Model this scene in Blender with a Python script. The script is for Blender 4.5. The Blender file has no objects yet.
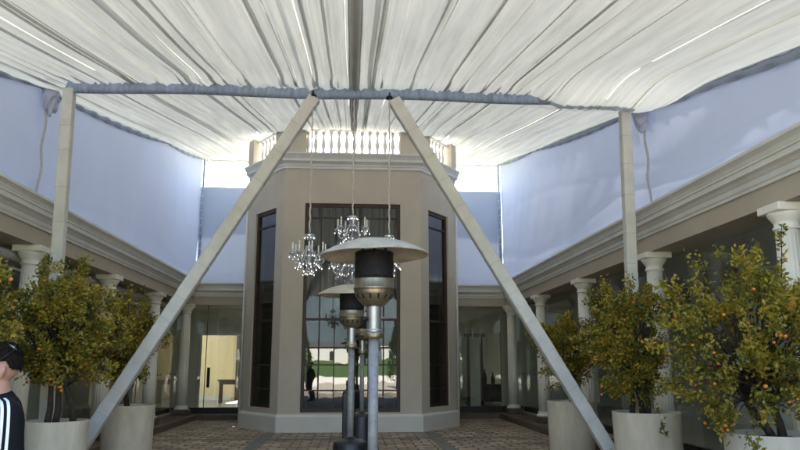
import bpy, bmesh, math, random
from mathutils import Vector, Matrix, noise
R = math.radians
PI = math.pi
random.seed(7)
scene = bpy.context.scene
COL = scene.collection

# ------------------------------------------------------------------ mesh builder
class MB:
    def __init__(s):
        s.v = []; s.f = []; s.sm = []
    def add(s, vs, fs, smooth=False):
        b = len(s.v)
        s.v += [tuple(p) for p in vs]
        for f in fs:
            s.f.append(tuple(b + i for i in f)); s.sm.append(smooth)
    def box(s, a, b, bev=0.0):
        x0, y0, z0 = a; x1, y1, z1 = b
        if bev <= 0:
            s.add([(x0,y0,z0),(x1,y0,z0),(x1,y1,z0),(x0,y1,z0),(x0,y0,z1),(x1,y0,z1),(x1,y1,z1),(x0,y1,z1)],
                  [(0,3,2,1),(4,5,6,7),(0,1,5,4),(1,2,6,5),(2,3,7,6),(3,0,4,7)])
        else:
            bm = bmesh.new()
            bmesh.ops.create_cube(bm, size=1)
            for v in bm.verts:
                v.co = Vector(((x0+x1)/2+v.co.x*(x1-x0), (y0+y1)/2+v.co.y*(y1-y0), (z0+z1)/2+v.co.z*(z1-z0)))
            bmesh.ops.bevel(bm, geom=list(bm.edges), offset=bev, segments=2, affect='EDGES', profile=.5)
            s.addbm(bm)
    def addbm(s, bm, M=None, smooth=False):
        bm.verts.ensure_lookup_table(); bm.verts.index_update()
        s.add([(M @ v.co) if M else v.co.copy() for v in bm.verts], [tuple(v.index for v in f.verts) for f in bm.faces], smooth)
        bm.free()
    def bar(s, p, q, w, d, nseg=1, bev=0.02, wob=0.0, side=None):
        """box-section bar from p to q, width w along 'side', depth d; rounded corners"""
        p = Vector(p); q = Vector(q); t = (q-p).normalized()
        sd = Vector(side) if side else t.orthogonal()
        sd = (sd - t*sd.dot(t)).normalized(); n = t.cross(sd)
        sec = []
        for cx, cy, a0 in ((1,1,0),(-1,1,90),(-1,-1,180),(1,-1,270)):
            for k in range(3):
                a = R(a0 + 45*k)
                sec.append((cx*(w/2-bev)+bev*math.cos(a), cy*(d/2-bev)+bev*math.sin(a)))
        rings = []
        for i in range(nseg+1):
            c = p + (q-p)*(i/nseg)
            k = 1 + random.uniform(-wob, wob)
            c = c + sd*random.uniform(-wob, wob)*.1
            rings.append([c + sd*a*k + n*b*k for a, b in sec])
        m = len(sec); vs = [v for r in rings for v in r]; fs = []
        for i in range(nseg):
            for j in range(m):
                fs.append((i*m+j, i*m+(j+1)%m, (i+1)*m+(j+1)%m, (i+1)*m+j))
        fs.append(tuple(range(m-1,-1,-1))); fs.append(tuple(nseg*m+j for j in range(m)))
        s.add(vs, fs, False)
    def tube(s, pts, r, n=8, cap=True, smooth=True):
        pts = [Vector(p) for p in pts]
        rr = r if isinstance(r, (list, tuple)) else [r]*len(pts)
        t0 = (pts[1]-pts[0]).normalized(); u = t0.orthogonal().normalized()
        vs = []; fs = []
        for i, p in enumerate(pts):
            if i == 0: t = t0
            elif i == len(pts)-1: t = (pts[i]-pts[i-1]).normalized()
            else: t = (pts[i+1]-pts[i-1]).normalized()
            u = (u - t*u.dot(t)).normalized(); w = t.cross(u)
            for j in range(n):
                a = 2*PI*j/n
                vs.append(p + (u*math.cos(a)+w*math.sin(a))*rr[i])
        for i in range(len(pts)-1):
            for j in range(n):
                fs.append((i*n+j, i*n+(j+1)%n, (i+1)*n+(j+1)%n, (i+1)*n+j))
        if cap:
            fs.append(tuple(range(n-1,-1,-1))); fs.append(tuple((len(pts)-1)*n+j for j in range(n)))
        s.add(vs, fs, smooth)
    def lathe(s, prof, c=(0,0,0), n=24, smooth=True, flute=None):
        cx, cy, cz = c; vs = []; fs = []
        for k, (r, z) in enumerate(prof):
            for j in range(n):
                a = 2*PI*j/n
                q = r
                if flute and flute[0] <= z <= flute[1]: q = r*(1-flute[2]*(0.5+0.5*math.cos(flute[3]*a)))
                vs.append((cx+q*math.cos(a), cy+q*math.sin(a), cz+z))
        for k in range(len(prof)-1):
            for j in range(n):
                fs.append((k*n+j, k*n+(j+1)%n, (k+1)*n+(j+1)%n, (k+1)*n+j))
        if prof[0][0] > 1e-4: fs.append(tuple(range(n-1,-1,-1)))
        if prof[-1][0] > 1e-4: fs.append(tuple((len(prof)-1)*n+j for j in range(n)))
        s.add(vs, fs, smooth)
    def sweep(s, path, prof, side, smooth=False):
        """profile [(offset, z)] swept along a 2-D polyline with mitred corners; side=+1: offset to the right of travel"""
        P = [Vector(p) for p in path]; rings = []
        for i, p in enumerate(P):
            def nrm(a, b):
                t = (b-a).normalized(); return Vector((t.y, -t.x))*side
            if i == 0: m = nrm(P[0], P[1]); k = 1
            elif i == len(P)-1: m = nrm(P[-2], P[-1]); k = 1
            else:
                a = nrm(P[i-1], P[i]); b = nrm(P[i], P[i+1]); m = (a+b).normalized(); k = 1/max(.2, m.dot(a))
            rings.append([(p.x+m.x*o*k, p.y+m.y*o*k, z) for o, z in prof])
        n = len(prof); vs = [v for r in rings for v in r]; fs = []
        for i in range(len(P)-1):
            for j in range(n-1):
                fs.append((i*n+j, (i+1)*n+j, (i+1)*n+j+1, i*n+j+1))
        s.add(vs, fs, smooth)
    def quad(s, a, b, c, d): s.add([a,b,c,d], [(0,1,2,3)])
    def ball(s, c, r, sub=2, sc=(1,1,1)):
        bm = bmesh.new(); bmesh.ops.create_icosphere(bm, subdivisions=sub, radius=1)
        s.addbm(bm, Matrix.Translation(c) @ Matrix.Diagonal((r*sc[0], r*sc[1], r*sc[2], 1)), True)
    def build(s, name, mat, parent=None, fix=True):
        off = Vector((0,0,0))
        p = parent
        while p is not None:
            off += p.location; p = p.parent
        me = bpy.data.meshes.new(name)
        me.from_pydata([tuple(Vector(v)-off) for v in s.v], [], s.f)
        me.polygons.foreach_set('use_smooth', s.sm)
        if fix:
            bm = bmesh.new(); bm.from_mesh(me)
            bmesh.ops.recalc_face_normals(bm, faces=bm.faces); bm.to_mesh(me); bm.free()
        me.update()
        if mat: me.materials.append(mat)
        o = bpy.data.objects.new(name, me); COL.objects.link(o)
        if parent is not None: o.parent = parent
        return o

def tag(o, label, cat, group=None, kind=None):
    if label: o['label'] = label
    if cat: o['category'] = cat
    if group: o['group'] = group
    if kind: o['kind'] = kind
    return o
def thing(name, label, cat, loc=(0,0,0), group=None):
    o = bpy.data.objects.new(name, None); COL.objects.link(o); o.location = loc
    o.empty_display_size = .2
    return tag(o, label, cat, group)
def copy_tree(o, parent=None):
    c = o.copy(); COL.objects.link(c)
    if parent is not None: c.parent = parent
    for ch in list(o.children): copy_tree(ch, c)
    return c
def structure(o): o['kind'] = 'structure'; return o

# ------------------------------------------------------------------ materials
def mat(name, col, rough=.6, metal=0, noise_amt=0, noise_scale=8, bump=0, bump_scale=60, spec=.5, stretch=None, col2=None):
    m = bpy.data.materials.new(name); m.use_nodes = True
    nt = m.node_tree; b = nt.nodes['Principled BSDF']
    b.inputs['Base Color'].default_value = (*col, 1); b.inputs['Roughness'].default_value = rough
    b.inputs['Metallic'].default_value = metal; b.inputs['Specular IOR Level'].default_value = spec
    tc = nt.nodes.new('ShaderNodeTexCoord'); src = tc.outputs['Object']
    if stretch:
        mp = nt.nodes.new('ShaderNodeMapping'); mp.inputs['Scale'].default_value = stretch
        nt.links.new(src, mp.inputs['Vector']); src = mp.outputs['Vector']
    if noise_amt or col2:
        n = nt.nodes.new('ShaderNodeTexNoise'); n.inputs['Scale'].default_value = noise_scale
        n.inputs['Detail'].default_value = 6; n.inputs['Roughness'].default_value = .65
        nt.links.new(src, n.inputs['Vector'])
        r = nt.nodes.new('ShaderNodeValToRGB')
        c2 = col2 or tuple(min(1, c*(1+noise_amt)) for c in col)
        c1 = tuple(c*(1-noise_amt) for c in col) if not col2 else col
        r.color_ramp.elements[0].position = .3; r.color_ramp.elements[1].position = .7
        r.color_ramp.elements[0].color = (*c1, 1); r.color_ramp.elements[1].color = (*c2, 1)
        nt.links.new(n.outputs['Fac'], r.inputs['Fac']); nt.links.new(r.outputs['Color'], b.inputs['Base Color'])
    if bump:
        n2 = nt.nodes.new('ShaderNodeTexNoise'); n2.inputs['Scale'].default_value = bump_scale; n2.inputs['Detail'].default_value = 5
        nt.links.new(src, n2.inputs['Vector'])
        bp = nt.nodes.new('ShaderNodeBump'); bp.inputs['Strength'].default_value = bump; bp.inputs['Distance'].default_value = .01
        nt.links.new(n2.outputs['Fac'], bp.inputs['Height']); nt.links.new(bp.outputs['Normal'], b.inputs['Normal'])
    return m

def cloth(name, col, tcol, trans=.5, scale=(3,3,3), var=.06, bump=.15, bscale=30):
    m = bpy.data.materials.new(name); m.use_nodes = True; nt = m.node_tree
    nt.nodes.remove(nt.nodes['Principled BSDF']); out = nt.nodes['Material Output']
    d = nt.nodes.new('ShaderNodeBsdfDiffuse'); t = nt.nodes.new('ShaderNodeBsdfTranslucent'); mx = nt.nodes.new('ShaderNodeMixShader')
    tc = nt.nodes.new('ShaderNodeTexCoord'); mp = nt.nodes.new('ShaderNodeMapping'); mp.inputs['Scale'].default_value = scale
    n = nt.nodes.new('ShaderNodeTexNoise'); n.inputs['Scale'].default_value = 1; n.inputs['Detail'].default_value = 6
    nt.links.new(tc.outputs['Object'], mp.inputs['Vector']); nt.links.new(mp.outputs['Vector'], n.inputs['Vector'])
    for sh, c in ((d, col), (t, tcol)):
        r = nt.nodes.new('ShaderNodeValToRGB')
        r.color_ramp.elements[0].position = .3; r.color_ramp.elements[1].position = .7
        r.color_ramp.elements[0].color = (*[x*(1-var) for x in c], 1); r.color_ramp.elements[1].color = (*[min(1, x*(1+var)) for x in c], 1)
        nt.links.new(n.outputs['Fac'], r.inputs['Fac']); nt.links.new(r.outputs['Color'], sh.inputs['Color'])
    if bump:
        n2 = nt.nodes.new('ShaderNodeTexNoise'); n2.inputs['Scale'].default_value = bscale; n2.inputs['Detail'].default_value = 3
        nt.links.new(mp.outputs['Vector'], n2.inputs['Vector'])
        bp = nt.nodes.new('ShaderNodeBump'); bp.inputs['Strength'].default_value = bump; bp.inputs['Distance'].default_value = .02
        nt.links.new(n2.outputs['Fac'], bp.inputs['Height'])
        nt.links.new(bp.outputs['Normal'], d.inputs['Normal'])
    mx.inputs['Fac'].default_value = trans
    nt.links.new(d.outputs[0], mx.inputs[1]); nt.links.new(t.outputs[0], mx.inputs[2]); nt.links.new(mx.outputs[0], out.inputs['Surface'])
    return m

def glass(name, tint=(.86,.9,.88), base=.08, wav=.004):
    m = bpy.data.materials.new(name); m.use_nodes = True; nt = m.node_tree
    nt.nodes.remove(nt.nodes['Principled BSDF']); out = nt.nodes['Material Output']
    g = nt.nodes.new('ShaderNodeBsdfGlossy'); g.inputs['Roughness'].default_value = 0.012
    t = nt.nodes.new('ShaderNodeBsdfTransparent'); t.inputs['Color'].default_value = (*tint, 1)
    mx = nt.nodes.new('ShaderNodeMixShader'); lw = nt.nodes.new('ShaderNodeLayerWeight'); lw.inputs['Blend'].default_value = .5
    p = nt.nodes.new('ShaderNodeMath'); p.operation = 'POWER'; p.inputs[1].default_value = 5
    q = nt.nodes.new('ShaderNodeMath'); q.operation = 'MULTIPLY_ADD'; q.inputs[1].default_value = .38; q.inputs[2].default_value = base
    nt.links.new(lw.outputs['Facing'], p.inputs[0]); nt.links.new(p.outputs[0], q.inputs[0]); nt.links.new(q.outputs[0], mx.inputs['Fac'])
    tc = nt.nodes.new('ShaderNodeTexCoord'); n = nt.nodes.new('ShaderNodeTexNoise'); n.inputs['Scale'].default_value = 1.3
    nt.links.new(tc.outputs['Object'], n.inputs['Vector'])
    bp = nt.nodes.new('ShaderNodeBump'); bp.inputs['Strength'].default_value = .35; bp.inputs['Distance'].default_value = wav
    nt.links.new(n.outputs['Fac'], bp.inputs['Height']); nt.links.new(bp.outputs['Normal'], g.inputs['Normal'])
    nt.links.new(t.outputs[0], mx.inputs[1]); nt.links.new(g.outputs[0], mx.inputs[2]); nt.links.new(mx.outputs[0], out.inputs['Surface'])
    return m

def leaf_mat(name, cols, trans=.35):
    m = bpy.data.materials.new(name); m.use_nodes = True; nt = m.node_tree
    nt.nodes.remove(nt.nodes['Principled BSDF']); out = nt.nodes['Material Output']
    gi = nt.nodes.new('ShaderNodeNewGeometry'); tc = nt.nodes.new('ShaderNodeTexCoord')
    n = nt.nodes.new('ShaderNodeTexNoise'); n.inputs['Scale'].default_value = 3.2; n.inputs['Detail'].default_value = 2
    nt.links.new(tc.outputs['Object'], n.inputs['Vector'])
    a = nt.nodes.new('ShaderNodeMath'); a.operation = 'MULTIPLY_ADD'; a.inputs[1].default_value = .55
    b = nt.nodes.new('ShaderNodeMath'); b.operation = 'MULTIPLY_ADD'; b.inputs[1].default_value = 1.5; b.inputs[2].default_value = -.52
    nt.links.new(n.outputs['Fac'], b.inputs[0]); nt.links.new(gi.outputs['Random Per Island'], a.inputs[0]); nt.links.new(b.outputs[0], a.inputs[2])
    r = nt.nodes.new('ShaderNodeValToRGB')
    while len(r.color_ramp.elements) < len(cols): r.color_ramp.elements.new(.5)
    for e, (p, c) in zip(r.color_ramp.elements, cols): e.position = p; e.color = (*c, 1)
    nt.links.new(a.outputs[0], r.inputs['Fac'])
    pb = nt.nodes.new('ShaderNodeBsdfPrincipled'); pb.inputs['Roughness'].default_value = .42
    t = nt.nodes.new('ShaderNodeBsdfTranslucent'); mx = nt.nodes.new('ShaderNodeMixShader'); mx.inputs['Fac'].default_value = trans
    nt.links.new(r.outputs['Color'], pb.inputs['Base Color']); nt.links.new(r.outputs['Color'], t.inputs['Color'])
    nt.links.new(pb.outputs[0], mx.inputs[1]); nt.links.new(t.outputs[0], mx.inputs[2]); nt.links.new(mx.outputs[0], out.inputs['Surface'])
    return m

def paver_mat():
    m = bpy.data.materials.new('cobble_paving'); m.use_nodes = True; nt = m.node_tree; b = nt.nodes['Principled BSDF']
    tc = nt.nodes.new('ShaderNodeTexCoord')
    wn = nt.nodes.new('ShaderNodeTexNoise'); wn.inputs['Scale'].default_value = 3
    wm = nt.nodes.new('ShaderNodeMix'); wm.data_type = 'VECTOR'; wm.inputs['Factor'].default_value = .07
    nt.links.new(tc.outputs['Object'], wn.inputs['Vector'])
    nt.links.new(tc.outputs['Object'], wm.inputs['A']); nt.links.new(wn.outputs['Color'], wm.inputs['B'])
    br = nt.nodes.new('ShaderNodeTexBrick'); br.inputs['Scale'].default_value = 1
    br.inputs['Brick Width'].default_value = .36; br.inputs['Row Height'].default_value = .24; br.inputs['Mortar Size'].default_value = .021
    br.inputs['Mortar Smooth'].default_value = .3; br.inputs['Bias'].default_value = -.1
    br.inputs['Color1'].default_value = (.47,.39,.30,1); br.inputs['Color2'].default_value = (.24,.195,.145,1); br.inputs['Mortar'].default_value = (.10,.085,.065,1)
    nt.links.new(wm.outputs['Result'], br.inputs['Vector'])
    n = nt.nodes.new('ShaderNodeTexNoise'); n.inputs['Scale'].default_value = 2.3; n.inputs['Detail'].default_value = 9; n.inputs['Roughness'].default_value = .7
    nt.links.new(tc.outputs['Object'], n.inputs['Vector'])
    r = nt.nodes.new('ShaderNodeValToRGB'); r.color_ramp.elements[0].position = .32; r.color_ramp.elements[1].position = .68
    r.color_ramp.elements[0].color = (.5,.5,.52,1); r.color_ramp.elements[1].color = (1.4,1.33,1.2,1)
    nt.links.new(n.outputs['Fac'], r.inputs['Fac'])
    mx = nt.nodes.new('ShaderNodeMix'); mx.data_type = 'RGBA'; mx.blend_type = 'MULTIPLY'; mx.inputs['Factor'].default_value = 1
    nt.links.new(br.outputs['Color'], mx.inputs['A']); nt.links.new(r.outputs['Color'], mx.inputs['B'])
    nt.links.new(mx.outputs['Result'], b.inputs['Base Color']); b.inputs['Roughness'].default_value = .75
    bp = nt.nodes.new('ShaderNodeBump'); bp.inputs['Strength'].default_value = .6; bp.inputs['Distance'].default_value = .02; bp.invert = True
    nt.links.new(br.outputs['Fac'], bp.inputs['Height']); nt.links.new(bp.outputs['Normal'], b.inputs['Normal'])
    return m

M = {}
M['plaster'] = mat('beige_plaster', (.55,.505,.425), .85, noise_amt=.07, noise_scale=1.3, bump=.45, bump_scale=45, stretch=(1,1,.7))
M['frieze'] = mat('taupe_plaster', (.48,.42,.335), .8, noise_amt=.06, noise_scale=1.5, bump=.12)
M['trim'] = mat('white_painted_moulding', (.70,.70,.675), .55, noise_amt=.09, noise_scale=2, bump=.06)
M['column'] = mat('white_painted_column', (.86,.83,.75), .45, noise_amt=.06, noise_scale=3, bump=.06)
M['baluster'] = mat('chalky_white_stone', (.66,.66,.645), .7, noise_amt=.08)
M['plinth'] = mat('white_plinth', (.69,.675,.625), .6, noise_amt=.06, noise_scale=2)
M['wood'] = mat('dark_stained_timber', (.05,.026,.018), .5, noise_amt=.3, noise_scale=6, stretch=(6,6,.6))
M['darkwood'] = mat('near_black_timber', (.03,.016,.011), .4, noise_amt=.3, noise_scale=6)
M['step'] = mat('brown_stone_step', (.12,.085,.065), .6, noise_amt=.3, noise_scale=4, bump=.2)
M['room'] = mat('interior_wall_paint', (.60,.61,.55), .8, noise_amt=.04)
M['shaded_room'] = mat('shaded_interior_wall', (.13,.13,.12), .8, noise_amt=.05)  # interior wall colour darkened so the bay looks unlit behind its glass
M['cream'] = mat('cream_wall_paint', (.82,.69,.42), .8, noise_amt=.04)
M['tile'] = mat('pale_floor_tile', (.45,.42,.37), .3, noise_amt=.1)
M['ceil'] = mat('grey_ceiling_paint', (.62,.62,.59), .85, noise_amt=.03)
M['glass'] = glass('dark_bay_glass', tint=(.72,.75,.73), base=.10)
M['glass3'] = glass('reflective_side_glass', tint=(.6,.63,.62), base=.19)
M['glass2'] = glass('clear_door_glass', tint=(.88,.92,.9), base=.15)
M['frame_cloth'] = mat('white_wrapped_cloth', (.60,.60,.575), .85, noise_amt=.10, noise_scale=3.5, bump=.7, bump_scale=11)
M['stitch'] = mat('grey_stitch', (.47,.47,.46), .9, noise_amt=.1)
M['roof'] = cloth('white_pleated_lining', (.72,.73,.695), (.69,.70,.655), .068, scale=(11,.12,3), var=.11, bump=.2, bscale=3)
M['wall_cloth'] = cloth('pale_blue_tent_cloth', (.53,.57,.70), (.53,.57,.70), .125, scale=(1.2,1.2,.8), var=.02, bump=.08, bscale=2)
M['shaded_cloth'] = cloth('shaded_blue_tent_cloth', (.40,.46,.60), (.40,.46,.60), .03, scale=(1.2,1.2,.8), var=.03, bump=.25, bscale=2)  # same tent cloth, darkened and less translucent to stand for shade
M['hem'] = cloth('slate_hem_cloth', (.36,.41,.50), (.3,.35,.44), .12, scale=(3,3,3), var=.1)
M['sleeve'] = mat('blue_sleeve_cloth', (.27,.34,.46), .9, noise_amt=.3, noise_scale=9, stretch=(2.2,1,.3), bump=.5, bump_scale=25)
M['ridge'] = cloth('grey_ridge_cloth', (.68,.69,.66), (.6,.6,.58), .12, scale=(6,.4,6), var=.1)
M['galv'] = mat('galvanised_steel', (.27,.265,.25), .55, .15, noise_amt=.3, noise_scale=14, bump=.05)
M['chrome'] = mat('polished_steel', (.38,.365,.335), .34, .85, noise_amt=.08, noise_scale=9)
M['brass'] = mat('heat_stained_brass', (.20,.15,.085), .42, .9, col2=(.36,.31,.21), noise_scale=9, stretch=(4,4,.8))
M['soot'] = mat('sooty_burner_mesh', (.017,.016,.016), .55, .5, noise_amt=.5, noise_scale=22, bump=.8, bump_scale=130)
M['canopy'] = mat('weathered_aluminium', (.42,.37,.28), .65, .05, noise_amt=.28, noise_scale=7, bump=.1, bump_scale=14)
M['black'] = mat('black_paint', (.012,.012,.013), .42, noise_amt=.3, noise_scale=10)
M['pot'] = mat('pale_cast_stone', (.66,.60,.48), .75, noise_amt=.16, noise_scale=4, stretch=(1.5,1.5,.45), bump=.2, bump_scale=40)
M['soil'] = mat('dark_soil', (.035,.024,.016), .95, noise_amt=.4, noise_scale=20, bump=1, bump_scale=30)
M['bark'] = mat('dark_bark', (.05,.036,.026), .9, noise_amt=.35, noise_scale=18, bump=.5)
M['leaf'] = leaf_mat('citrus_leaf', [(0,(.03,.05,.012)),(.25,(.11,.125,.018)),(.50,(.28,.25,.03)),(.83,(.47,.36,.045)),(1,(.5,.25,.03))])
M['fruit'] = mat('orange_citrus_peel', (.66,.215,.025), .4, noise_amt=.2, noise_scale=9, bump=.1, bump_scale=120)
M['iron'] = mat('black_iron_hook', (.02,.02,.022), .5, .6)
M['chain'] = mat('dull_white_cord', (.55,.5,.48), .6, noise_amt=.15, noise_scale=20)
M['candle'] = mat('white_candle_tube', (.82,.82,.78), .5)
M['bronze'] = mat('dark_bronze', (.05,.03,.018), .4, .7)
M['sheer'] = cloth('grey_sheer_curtain', (.30,.31,.30), (.30,.31,.30), .4, scale=(8,1,.4), var=.08, bump=0)
M['blind'] = mat('white_rolled_blind', (.66,.66,.62), .7, noise_amt=.05)
M['band'] = mat('green_grey_stone', (.15,.155,.135), .7, noise_amt=.3, noise_scale=5, bump=.3)
M['lawn'] = mat('mown_lawn', (.045,.10,.015), .9, col2=(.10,.17,.03), noise_scale=2)
M['apron'] = mat('pale_gravel', (.56,.50,.39), .9, noise_amt=.2, noise_scale=6)
M['white'] = mat('white_render', (.78,.77,.73), .8, noise_amt=.04)
M['rooft'] = mat('grey_slate', (.08,.08,.085), .8, noise_amt=.2)
M['hill'] = mat('distant_scrub', (.07,.10,.11), .95, noise_amt=.3, noise_scale=.02)
M['hedge'] = leaf_mat('hedge_leaf', [(0,(.012,.026,.008)),(.5,(.03,.055,.014)),(1,(.06,.085,.02))], .2)
def crystal():
    m = bpy.data.materials.new('cut_crystal'); m.use_nodes = True; nt = m.node_tree
    nt.nodes.remove(nt.nodes['Principled BSDF']); out = nt.nodes['Material Output']
    g = nt.nodes.new('ShaderNodeBsdfGlossy'); g.inputs['Roughness'].default_value = .05; g.inputs['Color'].default_value = (.95,.96,1,1)
    t = nt.nodes.new('ShaderNodeBsdfTransparent'); t.inputs['Color'].default_value = (.8,.82,.85,1)
    d = nt.nodes.new('ShaderNodeBsdfTranslucent'); d.inputs['Color'].default_value = (.8,.82,.85,1)
    a = nt.nodes.new('ShaderNodeMixShader'); a.inputs[0].default_value = .55; b = nt.nodes.new('ShaderNodeMixShader'); b.inputs[0].default_value = .45
    nt.links.new(t.outputs[0], a.inputs[1]); nt.links.new(d.outputs[0], a.inputs[2])
    nt.links.new(a.outputs[0], b.inputs[1]); nt.links.new(g.outputs[0], b.inputs[2]); nt.links.new(b.outputs[0], out.inputs['Surface'])
    return m
M['crystal'] = crystal()

# ------------------------------------------------------------------ ground
g = MB(); g.quad((-400,-600,-.012),(400,-600,-.012),(400,400,-.012),(-400,400,-.012))
structure(g.build('ground', M['apron']))
g = MB(); g.quad((-120,30.2,-.004),(120,30.2,-.004),(120,300,-.004),(-120,300,-.004)); structure(g.build('added_rear_lawn', M['lawn']))  # unseen dark ground, added to cut light bounced under the roof's rear
g = MB(); g.quad((-5.6,-6,0),(5.6,-6,0),(5.6,23.4,0),(-5.6,23.4,0))
structure(g.build('courtyard_paving', paver_mat()))
g = MB()
for sx in (-1,1):
    a, b = sorted((sx*1.78, sx*2.06)); g.quad((a,-6,.004),(b,-6,.004),(b,17.55,.004),(a,17.55,.004))
g.quad((-1.78,16.0,.004),(1.78,16.0,.004),(1.78,16.22,.004),(-1.78,16.22,.004))
g.quad((-4.6,16.0,.004),(-2.06,16.0,.004),(-2.06,16.22,.004),(-4.6,16.22,.004))
g.quad((2.06,16.0,.004),(4.6,16.0,.004),(4.6,16.22,.004),(2.06,16.22,.004))
structure(g.build('paving_band', M['band']))

# ------------------------------------------------------------------ bay tower
YF = 17.69
T = [(-2.86,23.0),(-2.86,19.20),(-1.76,YF),(1.76,YF),(2.86,19.20),(2.86,23.0)]
tower = thing('bay_tower', 'tall beige canted bay with dark timber windows and a white balustrade on top', 'tower', (0,19.5,0))
def wall_face(mb, p, q, z0, z1, holes, rev=.16):
    """outer skin with holes [(s0,s1,za,zb)] in metres along p->q, with reveals going inward"""
    p = Vector((*p,0)); q = Vector((*q,0)); L = (q-p).length; t = (q-p)/L; n = Vector((t.y,-t.x,0))
    P = lambda s, z, d=0: p + t*s - n*d + Vector((0,0,z))
    if not holes:
        mb.quad(P(0,z0),P(L,z0),P(L,z1),P(0,z1)); return
    s0, s1, za, zb = holes[0]
    mb.quad(P(0,z0),P(s0,z0),P(s0,z1),P(0,z1)); mb.quad(P(s1,z0),P(L,z0),P(L,z1),P(s1,z1))
    mb.quad(P(s0,z0),P(s1,z0),P(s1,za),P(s0,za)); mb.quad(P(s0,zb),P(s1,zb),P(s1,z1),P(s0,z1))
    for a, b in (((s0,za),(s1,za)),((s1,za),(s1,zb)),((s1,zb),(s0,zb)),((s0,zb),(s0,za))):
        mb.quad(P(*a),P(*b),P(*b,rev),P(*a,rev))
def lbox(mb, p, t, n, s0, s1, z0, z1, d0, d1, bev=0):
    """box in a wall's own frame: along t, up, and d inward"""
    c = []
    for s in (s0, s1):
        for d in (d0, d1):
            for z in (z0, z1): c.append(p + t*s - n*d + Vector((0,0,z)))
    mb.add(c, [(0,1,3,2),(4,6,7,5),(0,4,5,1),(2,3,7,6),(0,2,6,4),(1,5,7,3)])
wins = {1:(.40,1.50-.02,.55,5.62), 2:(.54,2.99,.46,5.69), 3:(.40-.0,1.48,.55,5.62)}
w = MB()
for i in range(5):
    wall_face(w, T[i], T[i+1], .3, 6.62, [wins[i]] if i in wins else [])
w.build('wall', M['plaster'], tower)
def window(i, mull, trans):
    p = Vector((*T[i],0)); q = Vector((*T[i+1],0)); t = (q-p).normalized(); n = Vector((t.y,-t.x,0))
    s0, s1, z0, z1 = wins[i]; fw = .085
    f = MB()
    lbox(f,p,t,n,s0,s0+fw,z0,z1,.05,.14); lbox(f,p,t,n,s1-fw,s1,z0,z1,.05,.14)
    lbox(f,p,t,n,s0+fw,s1-fw,z0,z0+fw,.052,.138); lbox(f,p,t,n,s0+fw,s1-fw,z1-fw,z1,.052,.138)
    for z, hh in trans: lbox(f,p,t,n,s0+fw,s1-fw,z-hh,z+hh,.06,.13)
    for s, za, zb, hw in mull: lbox(f,p,t,n,s-hw,s+hw,za,zb,.066,.124)
    fo = f.build('window_frame', M['wood'], tower)
    gl = MB(); d = .1
    P = lambda s, z: p + t*s - n*d + Vector((0,0,z))
    ss = sorted({s0+fw, s1-fw} | {q[0] for q in mull}); zz = sorted({z0+fw, z1-fw} | {q[0] for q in trans}); rg = random.Random(i)
    for a_, b_ in zip(ss, ss[1:]):
        for c_, e_ in zip(zz, zz[1:]):
            tx = rg.uniform(-.0010,.0010)*(b_-a_); tz = rg.uniform(-.0007,.0007)*min(1,e_-c_)
            gl.add([P(a_,c_)-n*(tx+tz), P(b_,c_)-n*(-tx+tz), P(b_,e_)-n*(-tx-tz), P(a_,e_)-n*(tx-tz)], [(0,1,2,3)])
    gl.build('pane', M['glass'] if i == 2 else M['glass3'], fo)
    return p, t, n
zt = [(5.32,.018),(2.72,.03),(2.02,.022),(1.60,.016),(.98,.018)]
window(2, [(.54+.42,.54,5.6,.018),(2.99-.42,.54,5.6,.018),(1.34,.54,2.72,.013),(2.19,.54,2.72,.013)], zt)
window(1, [], [(5.20,.02),(2.72,.03),(1.6,.016),(1.0,.016)])
window(3, [], [(5.20,.02),(2.72,.03),(1.6,.016),(1.0,.016)])
pl = MB(); pl.sweep(T, [(0,.42),(.035,.40),(.06,.36),(.06,0)], 1); pl.build('plinth', M['plinth'], tower)
cp = [(-.05,6.60),(.03,6.60),(.03,6.66),(.05,6.68),(.05,6.72),(.09,6.755),(.13,6.775),(.14,6.78),(.14,6.85),(.15,6.86),(.17,6.90),(.20,6.94),(.21,6.95),(.21,6.99),(-.5,7.0)]
c = MB(); c.sweep(T[1:5], cp, 1); c.build('cornice', M['trim'], tower)
dk = MB(); dk.add([(*p,6.97) for p in T], [(0,1,2,3,4,5)]); dk.build('roof_deck', M['frieze'], tower)
# inside of the tower
rm = MB(); rm.quad((-2.86,22.97,0),(2.86,22.97,0),(2.86,22.97,6.96),(-2.86,22.97,6.96)); rm.build('back_wall', M['shaded_room'], tower)
rm = MB(); rm.add([(p[0]*.985, p[1]+.02, .3) for p in T], [(0,1,2,3,4,5)]); rm.build('floor', M['step'], tower)
# balustrade on the tower
def bal_prof():
    return [(.062,0),(.062,.05),(.04,.06),(.03,.09),(.034,.14),(.058,.22),(.06,.27),(.045,.36),(.03,.46),(.026,.52),(.04,.545),(.04,.565),(.056,.575),(.056,.63)]
PIER = [((-1.76,-1.24),YF+.02),((1.33-.05,1.76),YF+.02)]
bal = MB()
def rail(mb, p, q, z0, z1, wd):
    mb.bar((p[0],p[1],(z0+z1)/2),(q[0],q[1],(z0+z1)/2), wd, z1-z0, bev=.012, side=(-(q[1]-p[1]),q[0]-p[0],0))
yb = YF+.14
rail(bal,(-1.26,yb),(1.30,yb),6.985,7.035,.17); bo = bal.build('balustrade', M['trim'], tower)
bal = MB(); rail(bal,(-1.26,yb),(1.30,yb),7.665,7.74,.19); bal.build('top_rail', M['trim'], bo)
b0 = MB(); b0.lathe(bal_prof(), (-1.20,yb,7.035), 14); b0 = b0.build('baluster', M['baluster'], bo)
for k in range(1,13):
    d = b0.copy(); COL.objects.link(d); d.parent = bo; d.location = (k*2.44/12,0,0)
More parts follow.
